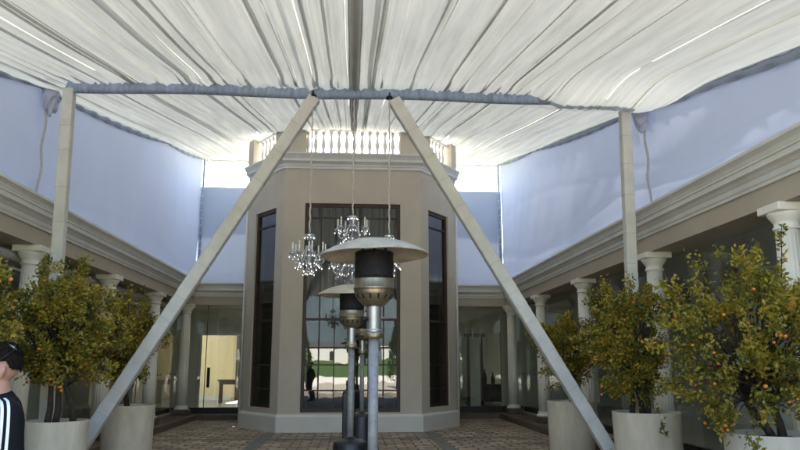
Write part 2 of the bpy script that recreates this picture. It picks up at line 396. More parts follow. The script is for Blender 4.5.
for sx in (-1,1):
    p = Vector((sx*1.80,YF+.20)); q = Vector((sx*2.74,19.28)); t = (q-p).normalized(); n = Vector((t.y,-t.x))*sx
    pr_ = MB()
    a = Vector((sx*1.24,YF+.03)); b = Vector((sx*1.755,YF+.03))
    x0, x1 = sorted((a.x,b.x)); pr_.box((x0,YF+.02,6.98),(x1,YF+.30,7.78),.008)
    pr_.build('pier', M['plaster'], tower)
    pe = MB(); pe.bar((q.x,q.y-.10,6.98),(q.x,q.y-.10,7.78),.30,.30,bev=.01,side=(t.x,t.y,0)); pe.build('pier', M['plaster'], tower)
    pe = MB(); a = p+t*.16; pe.bar((a.x,a.y+.02,6.98),(a.x,a.y+.02,7.78),.30,.26,bev=.01,side=(t.x,t.y,0)); pe.build('pier', M['plaster'], tower)
    r = MB(); a = p+t*.3; b = p+t*1.48
    rail(r,a,b,6.985,7.035,.17); ro = r.build('balustrade', M['trim'], tower)
    r = MB(); rail(r,a,b,7.665,7.74,.19); r.build('top_rail', M['trim'], ro)
    bb = None
    for k in range(5):
        c = p+t*(.42+k*.205)
        m_ = MB(); m_.lathe(bal_prof(), (c.x,c.y,7.035), 12); m_.build('baluster', M['baluster'], ro)
    dp = MB(); dp.tube([(sx*2.92,19.34,.15),(sx*2.92,19.34,6.55)],.035,8); dp.build('drainpipe', M['trim'], tower)
# curtains behind the big window
def curtain(x0, x1, z0, z1, y, label, waves, seedv):
    random.seed(seedv); m = MB(); nx = 160; nz = 14; vs = []; fs = []
    ph = [random.uniform(0,6.28) for _ in range(4)]
    for k in range(nz+1):
        for i in range(nx+1):
            s = i/nx; z = z0+(z1-z0)*k/nz
            d = .05*math.sin(waves*s*6.28+ph[0]+.4*math.sin(s*17+ph[1]))+.02*math.sin(waves*2.3*s*6.28+ph[2])
            vs.append((x0+(x1-x0)*s+.01*math.sin(z*2+ph[3]), y+d*(.6+.4*(1-k/nz)), z+(.08*math.sin(s*3.14*2) if k == 0 else 0)))
    for k in range(nz):
        for i in range(nx): fs.append((k*(nx+1)+i, k*(nx+1)+i+1, (k+1)*(nx+1)+i+1, (k+1)*(nx+1)+i))
    m.add(vs, fs, True)
    return tag(m.build('curtain', M['sheer'], None, False), label, 'curtain')
curtain(-1.55,1.6,2.62,5.9,YF+.75,'grey sheer curtain hanging behind the upper panes of the wide central bay window',15,3)
curtain(-1.75,-1.12,.32,2.9,YF+.95,'grey sheer drape gathered at the left side inside the central bay window',5,4)
curtain(1.1,1.8,.32,2.9,YF+.95,'grey sheer drape gathered at the right side inside the central bay window',5,5)

# ------------------------------------------------------------------ colonnade wings
EP = [(-.55,3.42),(0,3.42),(0,3.68)]                                    # soffit and frieze
CP = [(-.002,3.675),(.03,3.675),(.03,3.715),(.045,3.72),(.052,3.74),(.052,3.79),(.068,3.80),(.095,3.835),(.14,3.855),(.15,3.855),(.15,3.925),(.168,3.93),(.168,3.952),(.176,3.965),(.19,4.00),(.225,4.035),(.24,4.045),(.24,4.085),(-.45,4.10)]
COLY = [4.0,7.6,11.2,14.8,18.3,21.8]
Y0 = -5.0; YB = 22.05
def wing(sx, label):
    W = thing('colonnade_wing', label, 'building', (sx*5.2,10,0), 'wings around the courtyard')
    X = 4.87*sx
    path = [(X,Y0),(X,YB),(sx*2.87,YB)]; side = 1 if sx < 0 else -1
    m = MB(); m.sweep(path, EP, side); m.build('frieze', M['frieze'], W)
    m = MB(); m.sweep(path, CP, side); m.build('cornice', M['trim'], W)
    # flat roof and room shell
    m = MB(); a, b = sorted((sx*5.2,sx*10.5)); m.box((a,Y0,3.9),(b,30.0 if sx > 0 else 27.3,4.10))
    if sx < 0: m.box((-10.5,27.3,3.9),(-8.8,30,4.10))  # left roof stops short, leaving the added opening above the cream room
    a, b = sorted((sx*2.87,sx*5.2)); m.box((a,YB+.32,3.9),(b,30,4.10)); m.build('roof', M['rooft'], W)
    m = MB(); a, b = sorted((sx*5.35,sx*9.6)); m.box((a,Y0,3.5),(b,24.4,3.56)); a2, b2 = sorted((sx*2.9,sx*5.35)); m.box((a2,YB+.3,3.5),(b2,24.4,3.56)); m.build('ceiling', M['ceil'], W)
    m = MB(); a, b = sorted((sx*9.6,sx*9.75)); m.box((a,Y0,0),(b,24.4,3.9)); a, b = sorted((sx*5.5,sx*9.6)); m.box((a,Y0,0),(b,Y0+.15,3.9)); m.build('back_wall', M['room'], W)
    # interior cross walls that show through the glass
    for yy in (6.2, 13.0, 19.6):
        m = MB(); a, b = sorted((sx*7.6,sx*9.6)); m.box((a,yy,.2),(b,yy+.15,3.5)); m.build('partition', M['room'], W)
        m = MB(); a, b = sorted((sx*9.45,sx*9.6)); m.box((a,yy-3.4,.2),(b,yy-2.3,2.45)); m.build('door', M['white'], W)
    m = MB(); a, b = sorted((sx*5.3,sx*9.6)); m.box((a,Y0,0),(b,24.4,.2)); a, b = sorted((sx*2.9,sx*5.3)); m.box((a,YB+.25,0),(b,24.4,.2)); m.build('floor', M['tile'], W)
    m = MB(); a, b = sorted((sx*4.55,sx*5.28))
    m.box((a,Y0,-.01),(b,YB-.3,.15),.012); a, b = sorted((sx*2.95,sx*5.27)); m.box((a,YB-.3,-.01),(b,YB+.22,.15),.012); m.build('step', M['step'], W)
    # dark sill under the glass
    m = MB(); a, b = sorted((sx*5.42,sx*5.54)); m.box((a,Y0,.15),(b,YB+.2,.33)); a, b = sorted((sx*2.95,sx*5.41)); m.box((a,YB+.23,.15),(b,YB+.35,.33)); m.build('sill', M['black'], W)
    # columns
    c = MB(); cx = sx*5.0; y = COLY[0]
    c.lathe([(.155,.42),(.152,1.2),(.143,2.2),(.128,3.12)], (cx,y,0), 96, True, (.43,3.11,.09,18))
    co = c.build('column', M['column'], W)
    c = MB(); c.lathe([(.128,3.12),(.15,3.125),(.15,3.15),(.135,3.155),(.135,3.20),(.15,3.22),(.185,3.27),(.20,3.305),(.20,3.32)], (cx,y,0), 40); c.box((cx-.215,y-.215,3.32),(cx+.215,y+.215,3.417),.012); c.build('capital', M['column'], co)
    c = MB(); c.lathe([(.20,.30),(.215,.32),(.21,.35),(.18,.365),(.175,.385),(.185,.40),(.16,.42)], (cx,y,0), 40); c.build('base', M['column'], co)
    c = MB(); c.box((cx-.23,y-.23,.15),(cx+.23,y+.23,.30),.015); c.build('pedestal', M['step'], co)
    for yy in COLY[1:]:
        d = copy_tree(co, W); d.location = (0,yy-y,0)
    # glass, one pane per bay half, frameless
    ys = [Y0]
    for a in COLY: ys += [a]
    edges = [Y0,-1.4,.4,2.2] + [COLY[0]+1.8*k for k in range(11)]
    edges = [e for e in edges if e < YB] + [YB+.28]
    for k in range(len(edges)-1):
        m = MB(); m.quad((sx*5.48,edges[k]+.008,.33),(sx*5.48,edges[k+1]-.008,.33),(sx*5.48,edges[k+1]-.008,3.46),(sx*5.48,edges[k]+.008,3.46))
        go = m.build('glass_panel', M['glass2'], W, False)
        if k % 2 == 1 or k > 11:
            for j in range(3):
                yy = edges[k]+.25+j*.3
                d = MB(); d.lathe([(0,-.004),(.03,-.004),(.03,.004),(0,.004)],(0,0,0),12)
                d.v = [(sx*5.47+v[2], yy+v[0], 1.32+v[1]) for v in d.v]; d.build('glass_marker', M['iron'], go)
    xs = [5.40,4.15,2.95]
    for k in range(2):
        m = MB(); m.quad((sx*(xs[k]-.008),YB+.29,.33),(sx*(xs[k+1]+.008),YB+.29,.33),(sx*(xs[k+1]+.008),YB+.29,3.46),(sx*(xs[k]-.008),YB+.29,3.46)); go = m.build('glass_panel', M['glass2'], W, False)
        if (sx < 0 and k == 0):
            h = MB(); h.tube([(-4.36,YB+.24,.95),(-4.33,YB+.20,1.05),(-4.33,YB+.2,1.38),(-4.36,YB+.24,1.46)],.028,8); h.box((-4.40,YB+.26,.92),(-4.31,YB+.285,1.52)); h.build('door_handle', M['bronze'], go)
    m = MB(); m.box(*[(min(sx*5.44,sx*5.52),Y0,3.46),(max(sx*5.44,sx*5.52),YB+.2,3.52)]); m.build('head_rail', M['black'], W)
    return W
LW = wing(-1,'left colonnade wing with white fluted columns and a rolled white blind above its glass')
RW = wing(1,'right colonnade wing with white fluted columns, dark glazing and a dim rear room')
m = MB(); m.tube([(-5.28,Y0,3.27),(-5.28,YB-.1,3.27)],.075,14); m.build('rolled_blind', M['blind'], LW)
m = MB(); m.box((-5.36,Y0,3.08),(-5.33,YB-.1,3.115)); m.build('blind_rail', M['blind'], LW)
# rear rooms (part of each wing)
def rear_room(W, sx, op, wall_m, backwin, added_sidewin):
    # partition at y=24.4 with an opening op=(x0,x1,ztop); room behind to y=29.5
    x0, x1, zt_ = op; lo, hi = sorted((sx*2.9,sx*9.6))
    m = MB(); m.box((lo,24.41,0),(x0,24.55,3.9)); m.box((x1,24.41,0),(hi,24.55,3.9)); m.box((x0,24.412,zt_),(x1,24.548,3.9)); m.build('partition', M['room'], W)
    m = MB(); bx0, bx1, bz0, bz1 = backwin
    m.box((lo,29.5,0),(bx0,29.65,3.9)); m.box((bx1,29.5,0),(hi,29.65,3.9)); m.box((bx0,29.502,0),(bx1,29.648,bz0)); m.box((bx0,29.502,bz1),(bx1,29.648,3.9)); m.build('cream_wall', wall_m, W)
    if added_sidewin:
        m = MB(); a, b = sorted((sx*9.6,sx*9.75)); m.box((a,24.56,0),(b,25.0,3.9)); m.box((a,29.0,0),(b,29.49,3.9)); m.box((a,25.0,0),(b,29.0,.4)); m.build('side_wall', wall_m, W)  # wide unseen side opening, added to let sky light flood the room
    else:
        m = MB(); a, b = sorted((sx*9.6,sx*9.75)); m.box((a,24.56,0),(b,29.49,3.9)); m.build('side_wall', wall_m, W)
    m = MB(); a, b = sorted((sx*2.75,sx*2.89)); m.box((a,23.2,0),(b,29.49,3.9)); m.build('inner_wall', wall_m, W)
    m = MB(); m.box((lo,24.42,0),(hi,29.5,.196)); m.build('room_floor', M['tile'], W)
rear_room(LW,-1,(-5.05,-3.72,2.62),M['cream'],(-4.62,-4.08,.25,2.8),True)
m = MB(); m.quad((-8.8,27.3,4.06),(-5.2,27.3,4.06),(-5.2,30,4.06),(-8.8,30,4.06)); m.build('added_rooflight', M['glass2'], LW)  # unseen glazed roof opening, added to brighten the cream room
rear_room(RW,1,(3.3,5.2,2.7),M['room'],(7.2,8.2,1.0,2.4),False)
# window joinery and furniture of the rear rooms
f = MB()
for a, b in (((-4.66,29.40,.2),(-4.52,29.5,2.95)),((-4.52,29.41,2.72),(-4.08,29.5,2.95)),((-4.80,29.38,2.95),(-3.90,29.49,3.03)),((-4.12,29.42,.25),(-4.02,29.5,2.72)),((-4.52,29.42,1.5),(-4.12,29.5,1.56))): f.box(a,b)
f.build('window_frame', M['wood'], LW)
f = MB(); f.box((-9.5,29.46,.2),(-4.82,29.499,.34)); f.build('skirting', M['white'], LW)
f = MB(); f.box((-5.09,24.38,.2),(-5.02,24.40,2.66)); f.box((-3.75,24.38,.2),(-3.68,24.40,2.66)); f.box((-5.02,24.38,2.58),(-3.75,24.40,2.66)); f.build('door_frame', M['trim'], LW)
f = MB(); f.box((-4.465,22.30,.33),(-4.445,22.335,3.46)); f.build('door_edge', M['bronze'], LW)
tb = thing('console_table', 'dark wooden console table in the bright cream room behind the left glass door', 'table', (-4.35,27.4,.2))
t_ = MB(); t_.box((-4.95,27.15,1.0),(-3.75,27.65,1.06),.01); t_.box((-4.9,27.2,.88),(-3.8,27.6,.998)); t_.build('tabletop', M['wood'], tb)
for x in (-4.88,-3.88):
    for y in (27.2,27.54):
        l = MB(); l.bar((x+.03,y,.2),(x+.03,y,.88),.07,.07,bev=.008); l.build('leg', M['wood'], tb)
sb = thing('sideboard', 'near black low sideboard in the dim room behind the right glass door', 'sideboard', (4.75,26.2,.2))
t_ = MB(); t_.box((4.35,25.9,.28),(5.9,26.5,.85),.01); t_.build('cabinet', M['darkwood'], sb)
t_ = MB(); t_.box((4.3,25.85,.85),(5.95,26.55,.90),.008); t_.build('top', M['darkwood'], sb)
for x in (4.4,5.8):
    l = MB(); l.bar((x,26.2,.196),(x,26.2,.28),.09,.4,bev=.01); l.build('foot', M['darkwood'], sb)
for j, (x, h) in enumerate(((4.95,.55),(5.25,.42))):
    v = MB(); v.lathe([(.05,0),(.07,.03),(.085,h*.4),(.05,h*.7),(.025,h*.8),(.03,h)], (x,26.2,.90), 14)
    tag(v.build('vase', M['bronze']), ['taller dark vase standing on the sideboard in the right rear room','shorter dark vase standing on the sideboard in the right rear room'][j], 'vase')
dd = thing('doorway', 'tall dark framed mirror with a pale pane, standing before the right rear room', 'doorway', (4.05,24.3,.2))
f = MB(); f.box((3.98,24.28,.2),(4.08,24.36,2.55)); f.box((4.44,24.28,.2),(4.54,24.36,2.55)); f.box((3.9,24.26,2.55),(4.62,24.36,2.66)); f.build('frame', M['darkwood'], dd)
f = MB(); f.box((4.08,24.31,.2),(4.44,24.35,2.55)); f.build('pane', M['room'], dd)  # pane is plain wall paint inside a dark door frame, not reflective

# ------------------------------------------------------------------ marquee roof lining
def crown(y):
    k = min(1, max(0, (y-10.4)/7.3)); k = k*k*(3-2*k); return .10+.26*k
def zroof(x, y):
    z = 3.78+.2*y+crown(y)*(1-min(1,(abs(x)/5.1))**2)
    if y < 10.4: z -= .05*math.sin(PI*max(0,(y+1.5))/11.9)
    q = min(1, max(0, (x-2.6)/.8)); q = q*q*(3-2*q)
    z -= .30*q*math.exp(-((y-10.3)/.9)**2)*min(1,max(0,(5.1-x)/.9+.35))
    return z
def yend(x):  # rear overhang past the gaps and bay front, added to block the sun
    a = abs(x)
    if a < 1.76: return 18.8
    if a < 2.52: return 18.8+(a-1.76)*1.38
    return 26.2
random.seed(21)
prof = []           # (x, dz, pleat seed)
x = -5.1; pid = 0
while x < 5.1:
    wd = random.choice([.05,.06,.07,.09,.11,.13,.17,.24])*random.uniform(.8,1.2)
    ov = min(wd*.5, random.uniform(.015,.055)); dep = min(wd*.55, random.choice((.012,.02,.03,.045,.06,.075))); sgn = 1 if x > 0 else -1
    n = max(6, int(wd/.022)); lead = random.choice((.18,.3,.5,.7,.82))
    for k in range(n+1):
        q = k/n
        h = (q/lead if q < lead else (1-q)/(1-lead))
        prof.append((x+wd*q, -dep*(h**.75) + .006*math.sin(9*q+pid), pid, dep))
    if random.random() < .16:
        prof.append((x+wd+.008, .010, pid, dep)); prof.append((x+wd-ov*.5, .02, pid, dep)); prof.append((x+wd-ov, .022, pid, dep)); prof.append((x+wd-ov-.006, .03, pid, dep)); prof.append((x+wd-ov*.4, .036, pid, dep)); prof.append((x+wd+.004, .026, pid, dep))
    x += wd; pid += 1
prof = [p for p in prof if p[0] <= 5.12]
YR = 4.0
rows = [YR+(17.6-YR)*k/50 for k in range(51)]
tail = 22
wand = {}
def wander(pid, y): return .03*noise.noise(Vector((pid*.37, y*.12, 3.1)))+.012*noise.noise(Vector((pid*.9, y*.3, 8)))
vs = []; fs = []; npr = len(prof); ends = [yend(p[0]) for p in prof]
for r in range(len(rows)+tail):
    for i, (px, dz, pd, dep) in enumerate(prof):
        y = rows[r] if r < len(rows) else rows[-1]+(ends[i]-rows[-1])*(r-len(rows)+1)/tail
        edge = min(1, (5.12-abs(px))/.5); edge = max(0, edge)
        amp = 1+.6*noise.noise(Vector((pd*.71, y*.2, 0)))
        pinch = math.exp(-((y-10.4)/.35)**2)
        xx = px+(wander(pd,y)+.03*pinch*math.sin(pd*2.4))*edge
        zz = zroof(px,y)+dz*amp*(1-.45*pinch)+.035*noise.noise(Vector((px*.6,y*.3,5)))-.05*pinch*(1 if abs(px)<3 else .3)
        vs.append((xx,y,zz))
nr = len(rows)+tail
for r in range(nr-1):
    for i in range(npr-1):
        if r >= len(rows)-1 and abs(ends[i]-ends[i+1]) > 1: continue
        fs.append((r*npr+i, r*npr+i+1, (r+1)*npr+i+1, (r+1)*npr+i))
marq = thing('marquee_ceiling', 'white pleated tent ceiling sloping up from the viewer to the tower', 'tent roof', (0,10,3.9))
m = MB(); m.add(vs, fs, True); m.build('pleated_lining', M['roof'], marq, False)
m = MB(); pts = []; 
for k in range(60):
    y = YR+k*(17.7-YR)/59; pts.append((0,y,zroof(0,y)-.075+.012*math.sin(k*1.7)))
m.tube(pts,.062,10); m.build('ridge_sleeve', M['ridge'], marq)
m = MB()
for k in range(44):
    pass
vs = []; fs = []
for k in range(80):
    y = YR+k*(17.7-YR)/79
    for j, (dx, dz) in enumerate(((-.085,-.02),(-.075,-.045),(-.05,-.03),(.05,-.03),(.065,-.05),(.08,-.02))):
        vs.append((dx+.015*noise.noise(Vector((dx*9,y*.6,2))), y, zroof(dx,y)+dz-.01+.01*noise.noise(Vector((dx*9,y,6)))))
for k in range(79):
    for j in range(5):
        if j == 2: continue
        fs.append((k*6+j,k*6+j+1,(k+1)*6+j+1,(k+1)*6+j))
m.add(vs,fs,True); m.build('ridge_flap', M['ridge'], marq, False)
# hem swags along both eaves
for sx in (-1,1):
    vs = []; fs = []; n = 200
    for k in range(n+1):
        y = YR+k*(23.1-YR)/n
        seg = [(YR-.01,10.9),(10.9,18.6),(18.6,23.3)]
        for a, b in seg:
            if a <= y <= b: s = (y-a)/(b-a); L = b-a
        sag = 4*s*(1-s)*(.13 if L > 6 else .08)
        z = zroof(sx*5.1,y)
        for j in range(5):
            q = j/4
            vs.append((sx*(5.11-.10*math.sin(q*2.4)-.02*math.sin(y*9+j)), y, z+.03-(.045+sag)*q))
    for k in range(n):
        for j in range(4): fs.append((k*5+j,k*5+j+1,(k+1)*5+j+1,(k+1)*5+j))
    m = MB(); m.add(vs,fs,True); m.build('eave_hem', M['hem'], marq, False)

# ------------------------------------------------------------------ marquee side walls
def tent_wall(sx, label):
    W = thing('tent_wall', label, 'tent wall', (sx*5.08,11,4.12), 'blue tent walls above the colonnades')
    def surf(y, q, off=0):
        zt_ = zroof(sx*5.1,y)+.02; z0 = 4.11; z = z0+(zt_-z0)*q; e = math.sin(PI*q)
        bul = .10*e*noise.noise(Vector((y*.35,q*1.3,sx*4)))+.014*e*noise.noise(Vector((y*1.3+q*2.5,q*2.2,sx*9)))
        pl = .008*math.sin(y*5.5+2*noise.noise(Vector((y*.7,0,sx))))*max(0,q-.45)**1.5*2
        cre = .016*math.exp(-((q-.20-.07*math.sin(y*.55+sx))/.035)**2)+.010*math.exp(-((q-.52-.10*math.sin(y*.33+1.7*sx))/.03)**2)
        x_ = 5.08-bul-pl-cre*.8
        if q < .001: x_ -= .17+.045*noise.noise(Vector((y*2.2,1,sx)))
        elif q < .05: x_ -= .06+.04*noise.noise(Vector((y*2.2,1,sx))); z = max(z,z0+.03)
        return (sx*(x_-off), y, z)
    vs = []; fs = []; ny = 200; nz = 44
    for k in range(nz+1):
        for i in range(ny+1): vs.append(surf(YR+(23.1-YR)*i/ny, k/nz))
    for k in range(nz):
        for i in range(ny): fs.append((k*(ny+1)+i,k*(ny+1)+i+1,(k+1)*(ny+1)+i+1,(k+1)*(ny+1)+i))
    m = MB(); m.add(vs,fs,True); m.build('wall_cloth', M['wall_cloth'], W, False)
    for y in (4.1,11.15):
        s = MB(); pts = [(sx*(4.99+.02*math.sin(k*1.3)), y, 4.15+(zroof(5.1,y)-4.2)*k/12) for k in range(13)]
        s.tube(pts,.02,6); s.build('seam_cord', M['stitch'], W)
        # gathered knot of cloth where wall and roof are tied
        z = zroof(sx*5.1,y)-.12
        kb = MB(); bm = bmesh.new(); bmesh.ops.create_icosphere(bm, subdivisions=4, radius=1)
        for v in bm.verts:
            a = math.atan2(v.co.z,v.co.y); r = 1+.16*math.sin(a*7+v.co.x*5)+.18*noise.noise(v.co*2.2+Vector((y,sx,0)))
            v.co = Vector((v.co.x*.11*r, v.co.y*.17*r, v.co.z*.21*r-.10*max(0,-v.co.z)*abs(v.co.z)))
        kb.addbm(bm, Matrix.Translation((sx*4.93,y,z)), True); kb.build('tied_knot', M['wall_cloth'], W)
    return W
tent_wall(-1,'pale blue tent wall standing above the left colonnade')
tent_wall(1,'pale blue tent wall standing above the right colonnade')
def rear_panel(sx, label):
    W = thing('rear_tent_panel', label, 'tent wall', (sx*4,23.1,4.12), 'blue tent panels beside the tower')
    vs = []; fs = []; nx = 30; nz = 14
    for k in range(nz+1):
        for i in range(nx+1):
            x_ = 5.06-(5.06-2.45)*i/nx; q = k/nz; z = 4.13+(7.42-4.13)*q
            vs.append((sx*x_, 23.05+.03*noise.noise(Vector((x_*1.6,q*2,sx)))-(.12 if k == 0 else 0), z))
    for k in range(nz):
        for i in range(nx): fs.append((k*(nx+1)+i,k*(nx+1)+i+1,(k+1)*(nx+1)+i+1,(k+1)*(nx+1)+i))
    m = MB(); m.add(vs,fs,True); m.build('panel_cloth', M['shaded_cloth'], W, False)
    m = MB(); m.tube([(sx*4.97,22.96,4.14),(sx*4.97,22.96,8.38)],.035,8); po = m.build('corner_pole', M['sleeve'], W)
    for k in range(16):
        l = MB(); z = 4.3+k*.25; l.tube([(sx*4.92,22.92,z),(sx*4.97,22.91,z+.03),(sx*5.02,22.93,z+.06)],.014,6); l.build('lace', M['frame_cloth'], po)
    m = MB(); m.tube([(sx*(5.0-2.15*k/12),23.1,8.36+.02*math.sin(k*2.1)) for k in range(13)],.022,6); m.build('head_cord', M['frame_cloth'], W)
    return W
rear_panel(-1,'blue tent panel with an open bright gap above it, left of the tower')
rear_panel(1,'blue tent panel with an open bright gap above it, right of the tower')

# ------------------------------------------------------------------ marquee frame (poles, beam, braces)
YP = 10.4
def portal(y, label, zb=5.74):
    F = thing('marquee_frame', label, 'tent frame', (0,y,0))
    def wrapped(name, p, q, wd, dp, side, nst):
        m = MB(); m.bar(p,q,wd,dp,nst*9,.022,.022,side); o = m.build(name, M['frame_cloth'], F)
        pv = Vector(p); qv = Vector(q); t = (qv-pv).normalized()
        st = MB()
        for k in range(1,nst):
            c = pv+(qv-pv)*(k/nst+random.uniform(-.012,.012)); st.bar(c-t*.004,c+t*.004,wd+.008,dp+.008,1,.022,0,side)
        s = st.build('stitching', M['stitch'], o); s['kind'] = 'stuff'
        return o
    for sx in (-1,1):
        wrapped('pole',(sx*4.2,y,0),(sx*4.34,y,zb-.02),.165,.16,(1,0,0),11)
        wrapped('brace',(sx*4.0,y-.01,.0),(sx*.62,y-.01,zb-.06),.19,.17,(1,0,0),13)
        m = MB(); m.box((sx*4.1-.22,y-.2,-.005),(sx*4.1+.22,y+.2,.02)); m.build('foot_plate', M['galv'], F)
    vs = []; fs = []; n = 320; k2 = 14
    for i in range(n+1):
        x_ = -4.38+8.76*i/n
        ru = .05*abs(math.sin(x_*19+2*math.sin(x_*5)))+.06*noise.noise(Vector((x_*5,0,1)))+.03*noise.noise(Vector((x_*17,0,1)))
        for j in range(k2):
            a = 2*PI*j/k2; ry = .068; rz = .056
            up_ = max(0, math.sin(a))
            vs.append((x_+.02*math.sin(x_*31)*up_, y+ry*math.cos(a)*(1-.3*up_), zb+.015*math.sin(x_*1.9)+rz*math.sin(a)+up_*(.03+.75*ru)))
    for i in range(n):
        for j in range(k2): fs.append((i*k2+j,i*k2+(j+1)%k2,(i+1)*k2+(j+1)%k2,(i+1)*k2+j))
    m = MB(); m.add(vs,fs,True); m.build('beam', M['sleeve'], F)
    return F
random.seed(5)
portal(YP,'white wrapped tent poles, blue sleeved beam and two diagonal braces before the tower')

# ------------------------------------------------------------------ chandeliers
def arc(p, q, sag, n=8):
    p = Vector(p); q = Vector(q); return [p+(q-p)*(k/n)+Vector((0,0,sag*math.sin(PI*k/n))) for k in range(n+1)]
pend_me = None
def pendant(parent, c, s=1.0):
    m = MB(); m.lathe([(0,0),(.006*s,-.012*s),(.014*s,-.035*s),(.011*s,-.052*s),(0,-.066*s)], c, 6, False); return m.build('crystal_pendant', M['crystal'], parent)
def chandelier(cx, y, ztop, zhook, tiers, label):
    C = thing('chandelier', label, 'chandelier', (cx,y,ztop), 'crystal chandeliers hung from the beam')
    m = MB(); nl = 46; 
    pts = [(cx+.006*math.sin(k*PI/2), y+.006*math.cos(k*PI/2), ztop+(zhook-ztop)*k/nl) for k in range(nl+1)]
    m.tube(pts,.013,6); m.build('hanging_cord', M['chain'], C)
    m = MB(); m.lathe([(0,0),(.05,.0),(.055,.03),(.02,.06),(.02,.1),(0,.1)],(cx,y,zhook-.02),12); m.build('hook', M['iron'], C)
    zb = ztop-sum(t[2] for t in tiers)
    H = ztop-zb
    pr_ = [(.0,0),(.03,.01),(.045,.05),(.02,.09),(.018,.16),(.05,.22),(.055,.27),(.02,.33),(.018,.5),(.05,.58),(.04,.66),(.016,.72),(.02,.86),(.06,.9),(.075,.96),(.07,.98),(.0,1.0)]
    m = MB(); m.lathe([(r,z*H) for r, z in pr_],(cx,y,zb),12); st = m.build('stem', M['crystal'], C)
    z = ztop
    for k in range(10):
        a = 2*PI*k/10; pendant(st,(cx+.075*math.cos(a),y+.075*math.sin(a),ztop-.03),.9)
    for rad, na, hh in tiers:
        zc = z-hh*.62
        for k in range(na):
            a = 2*PI*(k+.3)/na; ca, sa = math.cos(a), math.sin(a)
            P = lambda r, dz: (cx+ca*r, y+sa*r, zc+dz)
            A = MB(); A.tube([P(.03,.10),P(rad*.2,.14),P(rad*.38,.06),P(rad*.55,-.05),P(rad*.78,-.08),P(rad*.95,-.02),P(rad,.05)],.0095,6)
            A.lathe([(.0,.0),(.02,.005),(.05,.022),(.052,.03),(.018,.03),(.018,.06),(0,.06)],P(rad,.04),10)
            ao = A.build('arm', M['crystal'], C)
            c = MB(); p = P(rad,.09); c.tube([p,(p[0],p[1],p[2]+.10)],[.0125,.011],8); p2 = (p[0],p[1],p[2]+.1)
            c.lathe([(.011,0),(.014,.015),(.008,.035),(0,.05)],p2,8); c.build('candle', M['candle'], ao)
            for j in range(3):
                b = a*1+j*2.1; pp = P(rad,.05); pendant(ao,(pp[0]+.045*math.cos(b),pp[1]+.045*math.sin(b),pp[2]),1)
            pendant(ao,P(rad*.55,-.05),1.2); pendant(ao,P(rad*.8,-.10),1.2)
        # swags of beads between arms
        for k in range(na):
            a = 2*PI*(k+.8)/na; r2 = rad*.62
            pendant(st,(cx+r2*math.cos(a),y+r2*math.sin(a),zc-.04-.04*(k%2)),1.1)
            pendant(st,(cx+r2*.55*math.cos(a),y+r2*.55*math.sin(a),zc-.15-.05*(k%2)),1.2)
        z -= hh
    for k in range(6):
        a = 2*PI*k/6; pendant(st,(cx+.05*math.cos(a),y+.05*math.sin(a),zb+.05),1.3)
    m = MB(); m.ball((cx,y,zb-.02),.032,2); m.build('finial', M['crystal'], C)
    return C
chandelier(-.64,10.35,3.52,5.70,[(.245,8,.60)],'left crystal chandelier hanging on a long cord, clear of the heater canopy')
chandelier(0,10.42,3.83,5.72,[(.225,7,.46),(.30,9,.58)],'largest crystal chandelier, two tiered, hanging on the middle cord')
chandelier(.55,10.35,3.52,5.70,[(.225,8,.60)],'right crystal chandelier, mostly hidden behind the nearest heater canopy')

